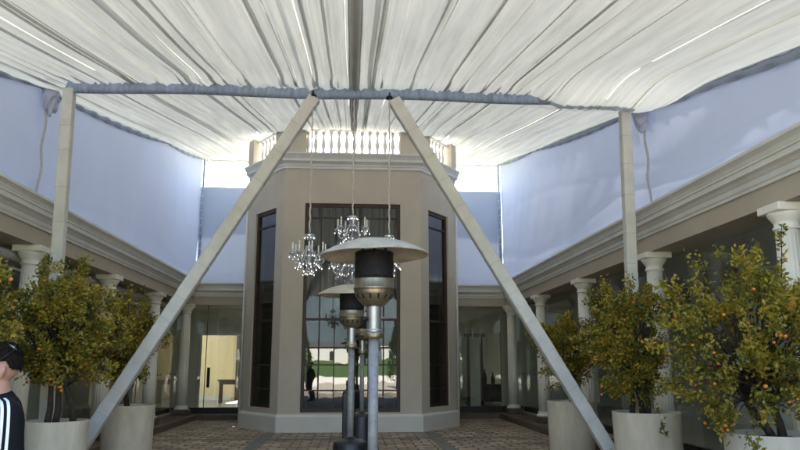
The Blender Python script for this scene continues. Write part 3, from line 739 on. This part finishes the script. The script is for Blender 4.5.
# ------------------------------------------------------------------ patio heaters
def heater(loc, label):
    x, y, _ = loc
    H = thing('patio_heater', label, 'patio heater', loc, 'patio heaters in the middle of the courtyard')
    c = MB(); pr_ = [(0,2.535),(.06,2.533),(.14,2.522),(.24,2.495),(.33,2.457),(.39,2.424),(.405,2.412),(.409,2.404),(.403,2.398),(.385,2.412),(.32,2.447),(.23,2.485),(.13,2.511),(0,2.523)]
    c.lathe(pr_, loc, 56)
    # a few dents in the thin reflector, and a slight tilt
    c.v = [(v[0], v[1], v[2]+.006*noise.noise(Vector((v[0]*5,v[1]*5,1)))+(v[0]-x)*.022) for v in c.v]
    c.build('canopy', M['canopy'], H)
    e = MB(); e.lathe([(.142,2.225),(.146,2.26),(.143,2.30),(.146,2.34),(.143,2.38),(.146,2.42),(.135,2.43),(0,2.43)], loc, 40); e.build('burner', M['soot'], H)
    for k in range(3):
        a = 2*PI*k/3+.5; s = MB(); s.tube([(x+.1*math.cos(a),y+.1*math.sin(a),2.42),(x+.1*math.cos(a),y+.1*math.sin(a),2.515)],.008,6); s.build('spacer', M['iron'], H)
    b = MB(); b.lathe([(.146,2.228),(.148,2.22),(.147,2.165),(.152,2.16),(.152,2.148),(.146,2.143),(.148,2.13),(.138,2.105),(.118,2.07),(.09,2.04),(.075,2.028),(.0,2.026)], loc, 40); bo = b.build('burner_bowl', M['brass'], H)
    for k in range(14):
        a = 2*PI*k/14; q = MB(); ca, sa = math.cos(a), math.sin(a)
        q.bar((x+.139*ca,y+.139*sa,2.108),(x+.122*ca,y+.122*sa,2.076),.012,.012,1,.004,0,(-sa,ca,0)); q.build('vent_slot', M['soot'], bo)
    k_ = MB(); k_.lathe([(.056,1.83),(.06,1.835),(.06,1.838),(.06,1.847),(.06,1.85),(.054,1.855),(.054,1.86),(.054,1.94),(.054,2.02),(.054,2.03)], loc, 28); k_.build('valve_sleeve', M['chrome'], H)
    k_ = MB(); k_.lathe([(.062,1.79),(.067,1.80),(.067,1.83),(.058,1.84)], loc, 28); k_.build('collar', M['brass'], H)
    k_ = MB(); k_.tube([(x-.05,y-.03,1.93),(x-.085,y-.05,1.93)],.016,10); k_.build('control_knob', M['iron'], H)
    p = MB(); p.tube([(x,y,.62),(x,y,1.80)],.037,20); p.build('pole', M['galv'], H)
    t = MB(); t.lathe([(.0,.80),(.06,.80),(.065,.775),(.15,.765),(.185,.745),(.197,.71),(.197,.1),(.205,.09),(.205,.06)], loc, 36); t.build('tank_housing', M['black'], H)
    t = MB(); t.lathe([(.23,0),(.235,.01),(.235,.05),(.215,.07),(0,.07)], loc, 36); t.build('base', M['black'], H)
    return H
h1 = heater((.165,5.2,0),'nearest and largest patio heater, with weathered disc canopy and brass bowl')
def hcopy(loc, rz, label, tilt=0):
    o = copy_tree(h1); o.location = loc; o.rotation_euler = (tilt,0,rz); o['label'] = label; return o
hcopy((.005,8.3,0),2.1,'second patio heater, half hidden behind the nearest one, canopy showing at left')
hcopy((.20,12.6,0),4.2,'farthest and smallest patio heater, mostly hidden behind the other two')
bx = thing('equipment_case', 'narrow black upright case standing beside the farthest patio heater', 'case', (-.02,13.2,0))
m = MB(); m.box((-.14,13.05,.03),(.10,13.4,1.12),.02); m.build('body', M['black'], bx)
m = MB(); m.box((-.10,13.08,0),(.06,13.37,.03)); m.build('foot', M['iron'], bx)

# ------------------------------------------------------------------ planters and citrus trees
def planter(x, y, r, h, label):
    P = thing('planter', label, 'planter', (x,y,0), 'round planters with citrus trees')
    m = MB(); m.lathe([(r*.93,0),(r*.95,.01),(r*.97,h*.5),(r*.995,h-.02),(r,h-.006),(r*.99,h),(r*.92,h),(r*.91,h-.01),(r*.90,h-.09)],(x,y,0),64); m.build('pot', M['pot'], P)
    m = MB(); vs = [(x,y,h-.07)]; n = 40
    for q in (.5,1):
        for k in range(n):
            a = 2*PI*k/n; vs.append((x+r*.905*q*math.cos(a),y+r*.905*q*math.sin(a),h-.075+.02*random.random()))
    fs = [(0,1+k,1+(k+1)%n) for k in range(n)]+[(1+k,1+n+k,1+n+(k+1)%n,1+(k+1)%n) for k in range(n)]
    m.add(vs,fs,True); m.build('soil', M['soil'], P)
fruit_me = None
def leaf(mb, p, d, L, W):
    d = d.normalized(); s = d.cross(Vector((random.uniform(-1,1),random.uniform(-1,1),random.uniform(-1,1)))).normalized()
    n = s.cross(d); f = n*random.uniform(-.12,.12)*L
    mb.add([p, p+d*L*.5+s*W+f, p+d*L, p+d*L*.5-s*W+f], [(0,1,2),(0,2,3)])
def tree(x, y, z0, cx, cy, zc, rx, rz, nclump, nf, label, seedv, trunks=1, low=None, shoots=()):
    global fruit_me
    random.seed(seedv)
    t = thing('citrus_tree', label, 'tree', (x,y,z0), 'citrus trees in planters')
    tr = MB(); base = []
    for k in range(trunks):
        a = random.uniform(0,6.28); b0 = Vector((x+.09*math.cos(a)*(k+.3),y+.09*math.sin(a)*(k+.3),z0-.05))
        b1 = Vector((cx+random.uniform(-.15,.15),cy+random.uniform(-.1,.1),zc-rz*.25))
        mid = b0.lerp(b1,.5)+Vector((random.uniform(-.06,.06),random.uniform(-.06,.06),0))
        tr.tube([b0,b0.lerp(mid,.5)+Vector((.02,0,0)),mid,mid.lerp(b1,.5)+Vector((-.02,.01,0)),b1],[.048,.04,.034,.028,.018],8); base.append((b0,mid,b1))
    # clump centres in an uneven ellipsoid, near its shell
    cl = []
    while len(cl) < nclump:
        v = Vector((random.gauss(0,1),random.gauss(0,1),random.gauss(0,1))).normalized()*random.uniform(.25,1)**.45
        k = .80+.50*noise.noise(v*1.7+Vector((seedv,0,0)))+.22*noise.noise(v*4+Vector((0,seedv,0)))
        p = Vector((cx+v.x*rx*k, cy+v.y*rx*k, zc+v.z*rz*k))
        if noise.noise(p*2.6+Vector((seedv*3,0,0))) < -.17: continue     # gaps
        cl.append(p)
    for s0, s1, n in shoots:
        s0 = Vector(s0); s1 = Vector(s1)
        for k in range(n): cl.append(('s', s0.lerp(s1,k/(n-1))+Vector((.015*math.sin(k),0,.02*math.sin(k*.8)))))
    for j in range(0,nclump,3):
        b = random.choice(base); s = b[1].lerp(b[2],random.uniform(0,1)) ; e = cl[j]
        m_ = s.lerp(e,.55)+Vector((random.uniform(-.05,.05),random.uniform(-.05,.05),.05))
        tr.tube([s,m_,e],[.013,.008,.004],5)
    for s0, s1, n in shoots: tr.tube([Vector(s0),Vector(s1)],[.007,.003],5)
    tr.build('trunk', M['bark'], t)
    lf = MB()
    for c in cl:
        if isinstance(c, tuple):
            c = c[1]
            for k in range(7): leaf(lf, c+Vector((random.gauss(0,.015),random.gauss(0,.015),random.gauss(0,.015))), Vector((random.gauss(0,1),random.gauss(0,1),random.gauss(.5,.6))), random.uniform(.045,.07), random.uniform(.011,.016))
            continue
        out = (c-Vector((cx,cy,zc))).normalized(); tw = out+Vector((random.gauss(0,.5),random.gauss(0,.5),random.gauss(.35,.5))); tw.normalize()
        L = random.uniform(.10,.26); n = random.randint(34,56) if random.random() < .75 else random.randint(12,20)
        for k in range(n):
            q = k/n; p = c+tw*(q-.4)*L+Vector((random.gauss(0,.035),random.gauss(0,.035),random.gauss(0,.03)))
            d = tw*.6+Vector((random.gauss(0,.8),random.gauss(0,.8),random.gauss(0,.7)))
            leaf(lf, p, d, random.uniform(.036,.068), random.uniform(.011,.019))
    lf.build('crown', M['leaf'], t, False)
    for k in range(min(98,int(nf*1.8))):
        while True:
            c = random.choice(cl)
            if not isinstance(c, tuple): break
        out = c-Vector((cx,cy,zc)); out.y -= .25*rx; out.normalize()
        p = c+out*.05+Vector((random.gauss(0,.04),random.gauss(0,.04),-.05+random.gauss(0,.03)))
        if fruit_me is None:
            m = MB(); m.ball((0,0,0),.019,2,(1,1,.93)); o = m.build('fruit', M['fruit']); fruit_me = o.data; o.parent = t; o.location = p-t.location
        else:
            o = bpy.data.objects.new('fruit', fruit_me); COL.objects.link(o); o.parent = t; o.location = p-t.location
        s = random.uniform(.75,1.15); o.scale = (s,s,s)
    return t
planter(-3.66,9.35,.375,.92,'left front planter, nearest the standing man')
planter(-3.64,12.2,.415,.95,'planter behind the left diagonal brace, under the left rear citrus tree')
planter(4.02,12.95,.425,.955,'farthest planter on the right, standing behind the right diagonal brace')
planter(4.09,9.75,.46,.965,'middle right planter with a leafy sprig hanging over its rim')
planter(4.22,7.0,.46,.935,'nearest right planter, cut by the picture edge')
planter(-4.35,6.9,.45,.94,'left planter outside the picture whose tree leans into view')
tree(-3.66,9.35,.85,-3.72,9.35,2.06,.90,.98,390,48,'dense dark citrus tree in the left front planter, right behind the man',11,3)
tree(-3.64,12.2,.88,-3.80,12.2,1.98,.68,.82,260,42,'citrus tree in the left rear planter, partly crossed by the left diagonal brace',12,1)
tree(4.02,12.95,.88,4.0,12.95,1.86,.66,.78,260,34,'smallest citrus tree on the right, farthest back behind the right brace',13,1)
tree(4.09,9.75,.9,3.92,9.75,1.96,.72,.95,350,60,'citrus tree in the middle right planter at the foot of the brace',14,3,shoots=[((4.08,9.33,1.0),(4.12,9.26,.70),8)])
tree(4.22,7.0,.88,4.05,7.0,1.86,1.06,1.08,400,75,'largest and loosest spreading citrus tree, nearest on the right',15,2,shoots=[((4.35,6.8,2.4),(4.42,6.8,3.02),16),((4.5,6.8,2.2),(4.72,6.7,2.75),14)])
tree(-4.35,6.9,.88,-4.0,6.9,2.15,.95,1.0,300,45,'citrus tree at the left picture edge with only its outer sprays in view',16,2)

# ------------------------------------------------------------------ the man at the left
def skin_mesh(chains, sub=2):
    """closed tapered limbs along joint chains, fused later into one surface"""
    allv = []; V = []; F = []
    for ch in chains:
        seq = []
        for it in ch:
            if isinstance(it, int): it = allv[it]
            else: allv.append(it)
            seq.append(it)
        pts = [Vector(p) for p, r in seq]; rr = [(r, r) if not isinstance(r, tuple) else r for p, r in seq]
        fine = []; fr = []
        for k in range(len(pts)-1):
            a = pts[max(0,k-1)]; b = pts[k]; c = pts[k+1]; d = pts[min(len(pts)-1,k+2)]
            for q in range(6):
                t = q/6
                fine.append(.5*((2*b)+(c-a)*t+(2*a-5*b+4*c-d)*t*t+(3*b-a-3*c+d)*t**3))
                u = t*t*(3-2*t); fr.append((rr[k][0]*(1-u)+rr[k+1][0]*u, rr[k][1]*(1-u)+rr[k+1][1]*u))
        fine.append(pts[-1]); fr.append(rr[-1])
        n = 14; b0 = len(V)
        for k, p in enumerate(fine):
            t = (fine[min(k+1,len(fine)-1)]-fine[max(k-1,0)]).normalized()
            yv = Vector((0,1,0)) if abs(t.y) < .75 else Vector((0,0,1))
            w = (yv-t*yv.dot(t)).normalized(); u = w.cross(t)
            for m in range(n):
                a = 2*PI*m/n; V.append(p+w*math.cos(a)*fr[k][0]+u*math.sin(a)*fr[k][1])
        for k in range(len(fine)-1):
            for m in range(n): F.append((b0+k*n+m,b0+k*n+(m+1)%n,b0+(k+1)*n+(m+1)%n,b0+(k+1)*n+m))
        F.append(tuple(b0+m for m in range(n-1,-1,-1))); F.append(tuple(b0+(len(fine)-1)*n+m for m in range(n)))
        for e in (0,-1):
            mb = MB(); r = fr[e]; mb.ball(fine[e], min(r)*.98, 2); b1 = len(V); V += [Vector(v) for v in mb.v]; F += [tuple(b1+i for i in f) for f in mb.f]
    return V, F
def remesh(name, parts, vox, matl, parent, smooth=4):
    me = bpy.data.meshes.new(name); V = []; F = []
    for vs, fs in parts:
        b = len(V); V += [tuple(v) for v in vs]; F += [tuple(b+i for i in f) for f in fs]
    me.from_pydata(V,[],F); me.update()
    bm = bmesh.new(); bm.from_mesh(me); bmesh.ops.recalc_face_normals(bm, faces=bm.faces); bm.to_mesh(me); bm.free()
    o = bpy.data.objects.new(name, me); COL.objects.link(o)
    r = o.modifiers.new('r','REMESH'); r.mode = 'VOXEL'; r.voxel_size = vox; r.use_smooth_shade = True
    s = o.modifiers.new('s','SMOOTH'); s.iterations = smooth; s.factor = .5
    dg = bpy.context.evaluated_depsgraph_get(); dg.update()
    nm = bpy.data.meshes.new_from_object(o.evaluated_get(dg)); nm.name = name
    bpy.data.objects.remove(o); bpy.data.meshes.remove(me)
    nm.materials.clear(); nm.materials.append(matl)
    for p in nm.polygons: p.use_smooth = True
    o = bpy.data.objects.new(name, nm); COL.objects.link(o); o.parent = parent
    return o
def ell(c, r, sub=3):
    m = MB(); m.ball(c, 1, sub, r); return m.v, m.f
M['skin'] = mat('warm_skin', (.42,.23,.155), .5, noise_amt=.08, noise_scale=14, bump=.08, bump_scale=80)
M['hair'] = mat('short_dark_hair', (.014,.010,.008), .9, noise_amt=.6, noise_scale=70, spec=.1)
M['denim'] = mat('dark_denim', (.03,.035,.05), .85, noise_amt=.3, noise_scale=30, bump=.2)
M['shoe'] = mat('dark_shoe_leather', (.03,.025,.022), .5)
M['lens'] = mat('tinted_grey_lens', (.30,.32,.33), .12, .3, spec=.8)
def shirt_mat():
    m = mat('black_sports_shirt', (.010,.010,.012), .9, bump=.5, bump_scale=12, spec=.15); nt = m.node_tree; b = nt.nodes['Principled BSDF']
    tc = nt.nodes.new('ShaderNodeTexCoord'); sp = nt.nodes.new('ShaderNodeSeparateXYZ'); nt.links.new(tc.outputs['Object'], sp.inputs[0])
    def M2(op, a, bb, c=None):
        n = nt.nodes.new('ShaderNodeMath'); n.operation = op
        for i, v in enumerate((a,bb) if c is None else (a,bb,c)):
            if hasattr(v,'links') or hasattr(v,'is_linked'): nt.links.new(v, n.inputs[i])
            else: n.inputs[i].default_value = v
        return n.outputs[0]
    # the man faces local +X; stripes run from the neck along the outer shoulder and sleeve
    x_ = sp.outputs['X']; tot = None
    for c in (0,.027,.054):
        d = M2('ABSOLUTE', M2('SUBTRACT', x_, c-.008), 0.0); s = M2('LESS_THAN', d, .0066)
        tot = s if tot is None else M2('ADD', tot, s)
    msk = M2('GREATER_THAN', M2('ABSOLUTE', sp.outputs['Y'], 0.0), .105); msk2 = M2('GREATER_THAN', sp.outputs['Z'], 1.19)
    f = M2('MULTIPLY', M2('MULTIPLY', tot, msk), msk2)
    mx = nt.nodes.new('ShaderNodeMix'); mx.data_type = 'RGBA'; nt.links.new(f, mx.inputs['Factor'])
    mx.inputs['A'].default_value = (.009,.009,.010,1); mx.inputs['B'].default_value = (.8,.8,.8,1)
    nt.links.new(mx.outputs['Result'], b.inputs['Base Color']); return m
M['shirt'] = shirt_mat()
def person():
    P = thing('person', 'man in black three striped shirt, sunglasses pushed up on his cropped dark hair', 'person', (0,0,0))
    V = lambda x, y, z: (x,y,z)
    ch = []
    # torso: pelvis root, spine, neck
    ch.append([(V(0,0,.95),(.15,.115)),(V(.01,0,1.08),(.14,.105)),(V(.0,0,1.22),(.155,.115)),(V(-.01,0,1.36),(.15,.10)),(V(-.015,0,1.44),(.085,.075)),(V(.0,0,1.50),(.058,.058)),(V(.015,0,1.56),(.055,.055))])
    idx = 7
    hands = []
    for sy in (-1,1):
        ch.append([3,(V(-.01,sy*.17,1.40),(.07,.065)),(V(-.015,sy*.215,1.36),(.058,.056)),(V(-.03,sy*.24,1.22),.05),(V(-.04,sy*.25,1.10),.042),(V(-.01,sy*.255,.97),.038),(V(.03,sy*.255,.85),.028),(V(.045,sy*.252,.78),(.034,.02))])
        hx, hy, hz = .045, sy*.252, .78
        for k, (dx, L) in enumerate(((.03,.072),(.012,.08),(-.006,.076),(-.024,.06))):
            p0 = V(hx+dx,hy,hz-.02); p1 = V(hx+dx*1.1,hy-sy*.004,hz-.05-L*.2); p2 = V(hx+dx*1.15+.004,hy-sy*.014,hz-.05-L*.65); p3 = V(hx+dx*1.15+.006,hy-sy*.032,hz-.05-L)
            hands.append([(p0,.011),(p1,.0095),(p2,.0085),(p3,.0075)])
        hands.append([(V(hx+.015,hy,hz+.02),.013),(V(hx+.045,hy-sy*.012,hz-.01),.0105),(V(hx+.055,hy-sy*.022,hz-.045),.009)])
        ch.append([0,(V(0,sy*.09,.90),(.09,.085)),(V(.015,sy*.10,.68),.077),(V(.02,sy*.10,.49),.056),(V(-.005,sy*.10,.33),.056),(V(-.015,sy*.105,.10),.038),(V(.0,sy*.105,.05),.04),(V(.11,sy*.115,.035),(.035,.03)),(V(.18,sy*.12,.028),(.03,.02))])
    parts = [skin_mesh(ch)]+[skin_mesh([h],1) for h in hands]
    hc = Vector((.03,0,1.625))
    parts.append(ell(hc+Vector((-.012,0,.03)),(.098,.076,.098))); parts.append(ell(hc+Vector((.028,0,-.045)),(.066,.058,.075)))
    parts.append(ell(hc+Vector((.095,0,-.018)),(.020,.014,.026),2)); parts.append(ell(hc+Vector((.07,0,-.098)),(.026,.03,.022),2)); parts.append(ell(hc+Vector((.078,0,.018)),(.018,.05,.012),2))
    parts.append(ell(hc+Vector((.083,0,-.062)),(.012,.024,.008),2))
    for sy in (-1,1):
        parts.append(ell(hc+Vector((-.012,sy*.078,-.012)),(.019,.010,.034),2)); parts.append(ell(hc+Vector((-.02,sy*.085,.004)),(.016,.008,.02),2))
    remesh('body', parts, .0075, M['skin'], P, 3)
    # shirt
    s = [[(V(.005,0,.97),(.175,.14)),(V(.01,0,1.08),(.165,.125)),(V(0,0,1.22),(.178,.135)),(V(-.01,0,1.36),(.17,.118)),(V(-.015,0,1.445),(.10,.09)),(V(-.01,0,1.475),(.075,.072))]]
    for sy in (-1,1): s.append([3,(V(-.01,sy*.17,1.402),(.086,.08)),(V(-.015,sy*.218,1.365),(.076,.073)),(V(-.03,sy*.243,1.25),(.07,.068)),(V(-.036,sy*.248,1.165),(.068,.066))])
    remesh('shirt', [skin_mesh(s)], .012, M['shirt'], P, 4)
    tr = []
    tr.append([(V(0,0,.99),(.16,.125)),(V(0,0,.93),(.16,.125))])
    for sy in (-1,1): tr.append([1,(V(0,sy*.095,.86),(.105,.10)),(V(.015,sy*.10,.68),.092),(V(.02,sy*.10,.49),.074),(V(-.005,sy*.10,.33),.072),(V(-.01,sy*.105,.09),.066)])
    remesh('trousers', [skin_mesh(tr)], .014, M['denim'], P, 3)
    for sy in (-1,1):
        remesh('shoe', [skin_mesh([[(V(-.04,sy*.108,.045),(.05,.045)),(V(.05,sy*.112,.045),(.05,.045)),(V(.15,sy*.118,.036),(.047,.036)),(V(.21,sy*.122,.03),(.035,.028))]])], .009, M['shoe'], P, 2)
    # hair: cap over the skull with a cropped neckline
    m = MB(); bm = bmesh.new(); bmesh.ops.create_icosphere(bm, subdivisions=5, radius=1)
    c = hc+Vector((-.016,0,.034))
    dele = [v for v in bm.verts if not (v.co.z > (.50 if v.co.x > .35 else (.10+.05*noise.noise(v.co*14) if v.co.x > -.10 else max(-.30,.10+(v.co.x+.10)*1.3)+.06*noise.noise(v.co*14))))]
    bmesh.ops.delete(bm, geom=dele, context='VERTS')
    for v in bm.verts:
        k = 1+.035*noise.noise(v.co*9)+(.05 if v.co.z > .3 else 0)
        v.co = Vector((v.co.x*.102*k, v.co.y*.081*k, v.co.z*.103*k))
    tips = [v.co.copy() for v in bm.verts]
    m.addbm(bm, Matrix.Translation(c), True)
    for v in tips:
        for _ in range(2):
            d_ = v.normalized()*.6+Vector((-.5+random.gauss(0,.3),random.gauss(0,.35),-.15+random.gauss(0,.35)))
            leaf(m, c+v+Vector((random.gauss(0,.003),random.gauss(0,.003),random.gauss(0,.003))), d_, random.uniform(.006,.016)*(1.4 if v.z > .05 else .6), .0012)
    m.build('hair', M['hair'], P, False)
    for sy in (-1,1):
        e = MB(); e.ball(hc+Vector((.074,sy*.031,.0)),.0125,2); eo = e.build('eye', M['candle'], P)
        e = MB(); e.ball(hc+Vector((.083,sy*.031,.0)),.0055,2); e.build('iris', M['bronze'], eo)
    g_ = thing('sunglasses', None, None); g_.parent = P
    del_lab = [g_.__delitem__(k) for k in list(g_.keys())]
    for sy in (-1,1):
        l = MB(); bm = bmesh.new(); bmesh.ops.create_uvsphere(bm, u_segments=20, v_segments=10, radius=1)
        l.addbm(bm, Matrix.Translation(hc+Vector((-.062,sy*.036,.117))) @ Matrix.Rotation(R(-38),4,'Y') @ Matrix.Diagonal((.026,.032,.006,1)), True); l.build('lens', M['lens'], g_)
        l = MB(); l.tube([hc+Vector((-.068,sy*.068,.108)),hc+Vector((-.03,sy*.084,.075)),hc+Vector((.02,sy*.086,.04)),hc+Vector((.06,sy*.078,.03))],.004,6); l.build('temple', M['iron'], g_)
    l = MB(); l.tube([hc+Vector((-.066,-.068,.108)),hc+Vector((-.07,-.03,.13)),hc+Vector((-.072,0,.128)),hc+Vector((-.07,.03,.13)),hc+Vector((-.066,.068,.108))],.005,6); l.build('bridge', M['iron'], g_)
    return P
P = person()
P.location = (-1.735,3.7,0); P.rotation_euler = (0,0,R(213)); P.scale = (.967,)*3

# ------------------------------------------------------------------ what lies beyond the open front (seen only in the glass)
g = MB(); vs = []; fs = []
for k in range(21):
    for i in range(2): vs.append(((-160,160)[i], -26-k*8, .01+k*.16))
for k in range(20): fs.append((k*2,k*2+1,k*2+3,k*2+2))
g.add(vs,fs); structure(g.build('lawn', M['lawn']))
def garden_wall(x0, x1, y, h, label):
    m = MB(); m.box((x0,y-.15,-.01),(x1,y+.15,h)); w_ = m.build('garden_wall', M['white']); tag(w_, label, 'wall')
garden_wall(-60,60,-25.6,.55,'low white garden wall along the lawn, reflected in the bay window')
def house(x, y, w_, d, h, label):
    H = thing('house', label, 'house', (x,y,2), 'white houses beyond the lawn')
    m = MB(); m.box((x-w_/2,y-d/2,0),(x+w_/2,y+d/2,h)); m.build('wall', M['white'], H)
    m = MB(); m.add([(x-w_/2-.3,y-d/2-.3,h),(x+w_/2+.3,y-d/2-.3,h),(x+w_/2+.3,y+d/2+.3,h),(x-w_/2-.3,y+d/2+.3,h),(x-w_/2-.3,y,h+2.2),(x+w_/2+.3,y,h+2.2)],[(0,1,5,4),(3,4,5,2),(0,4,3),(1,2,5),(0,3,2,1)]); m.build('roof', M['rooft'], H)
    for k in range(4):
        m = MB(); xx = x-w_/2+w_*(k+.5)/4; m.box((xx-.5,y+d/2,h*.45),(xx+.5,y+d/2+.05,h*.8)); m.build('window', M['black'], H)
house(-9,-170,26,8,6.5,'long white house beyond the lawn, reflected left in the bay window')
house(20,-185,22,8,7,'white house with slate roof beyond the lawn, reflected right in the bay window')
def bush(x, y, z, r, h, label, sd):
    random.seed(sd); t = thing('tree', label, 'tree', (x,y,z), 'trees beyond the lawn')
    m = MB(); m.tube([(x,y,z-.2),(x+.1,y,z+h*.5)],[.25,.12],8); m.build('trunk', M['bark'], t)
    m = MB()
    for k in range(1500):
        v = Vector((random.gauss(0,1),random.gauss(0,1),random.gauss(0,1))).normalized()*random.uniform(.5,1)
        kk = .85+.4*noise.noise(v*1.7+Vector((sd,0,0)))
        leaf(m, Vector((x+v.x*r*kk,y+v.y*r*kk,z+h*.58+v.z*h*.45*kk)), Vector((random.gauss(0,1),random.gauss(0,1),random.gauss(0,1))), .7, .22)
    m.build('crown', M['hedge'], t, False)
for k, (x, y, r, h) in enumerate(((-30,-150,5,8),(-20,-140,3.5,5),(4,-150,4,6.5),(13,-145,3,5),(34,-150,6,9),(46,-160,6,10),(-44,-160,6,9))):
    bush(x, y, 2.6, r, h, ['broad dark tree far left beyond the lawn','small rounded tree left of the long white house','bushy tree before the gap between the white houses','small shrub like tree before the right white house','tall tree right of the slate roofed house','tallest tree at the far right beyond the lawn','tree at the far left edge beyond the lawn'][k], 40+k)
def cypress(x, y, r, h, label, sd):
    random.seed(sd); t = thing('cypress', label, 'tree', (x,y,0), 'slim trees by the open front')
    m = MB(); m.tube([(x,y,-.05),(x,y,h*.6)],[.09,.04],8); m.build('trunk', M['bark'], t)
    m = MB()
    for k in range(2600):
        q = random.random()**.8; a = random.uniform(0,6.28); rr = r*(1-q**2)*(.75+.35*noise.noise(Vector((a*2,q*7,sd))))*random.uniform(.55,1)
        leaf(m, Vector((x+rr*math.cos(a),y+rr*math.sin(a),.35+q*(h-.35))), Vector((math.cos(a)*.5,math.sin(a)*.5,random.uniform(.3,1.2))), random.uniform(.10,.2), .04)
    m.build('crown', M['hedge'], t, False)
cypress(-3.3,-14,.75,4.4,'slim dark tree beyond the left of the open front, seen in the bay glass',71)
cypress(3.2,-13,.85,4.9,'slim dark tree beyond the right of the open front, seen in the bay glass',72)
vs = []; fs = []; n = 120
for k in range(n+1):
    x = -600+1200*k/n; h = 78+30*noise.noise(Vector((x*.006,0,0)))+10*noise.noise(Vector((x*.02,3,0)))
    vs += [(x,-470,-1),(x,-520,h*.7),(x,-590,h)]
for k in range(n):
    for j in range(2): fs.append((k*3+j,(k+1)*3+j,(k+1)*3+j+1,k*3+j+1))
g = MB(); g.add(vs,fs,True); structure(g.build('hills', M['hill'], None, False))

# ------------------------------------------------------------------ light, sky, camera
SUN_EL, SUN_AZ = 47, 3.5            # sun stands beyond the tower, slightly right of the courtyard's axis
el = R(SUN_EL); az = R(SUN_AZ)
d = Vector((math.sin(az)*math.cos(el), math.cos(az)*math.cos(el), math.sin(el)))
L = bpy.data.lights.new('sun','SUN'); L.energy = 5.0; L.angle = R(.5); L.color = (1,.95,.86)
so = bpy.data.objects.new('sun', L); COL.objects.link(so); so.rotation_euler = (-d).to_track_quat('-Z','Y').to_euler()
wd = bpy.data.worlds.new('World'); scene.world = wd; wd.use_nodes = True; nt = wd.node_tree
sky = nt.nodes.new('ShaderNodeTexSky'); sky.sky_type = 'NISHITA'; sky.sun_disc = False
sky.sun_elevation = el; sky.sun_rotation = az; sky.air_density = 1; sky.dust_density = 1.2; sky.ozone_density = 1
bg = nt.nodes['Background']; bg.inputs['Strength'].default_value = .10; nt.links.new(sky.outputs['Color'], bg.inputs['Color'])
cam = bpy.data.cameras.new('camera'); cam.sensor_width = 36; cam.lens = 31.5; cam.clip_end = 2000; cam.clip_start = .05
co = bpy.data.objects.new('camera', cam); COL.objects.link(co); co.location = (0,0,1.6)
co.rotation_euler = (R(90+11.3),0,R(-3.95)); scene.camera = co
scene.view_settings.view_transform = 'Standard'; scene.view_settings.look = 'None'; scene.view_settings.gamma = 1
scene.view_settings.exposure = 3.05; scene.view_settings.use_curve_mapping = False
scene.render.engine = 'CYCLES'
scene.cycles.max_bounces = 14; scene.cycles.diffuse_bounces = 6; scene.cycles.transmission_bounces = 10; scene.cycles.transparent_max_bounces = 24
scene.cycles.use_denoising = True; scene.cycles.sample_clamp_indirect = 6; scene.cycles.caustics_reflective = False
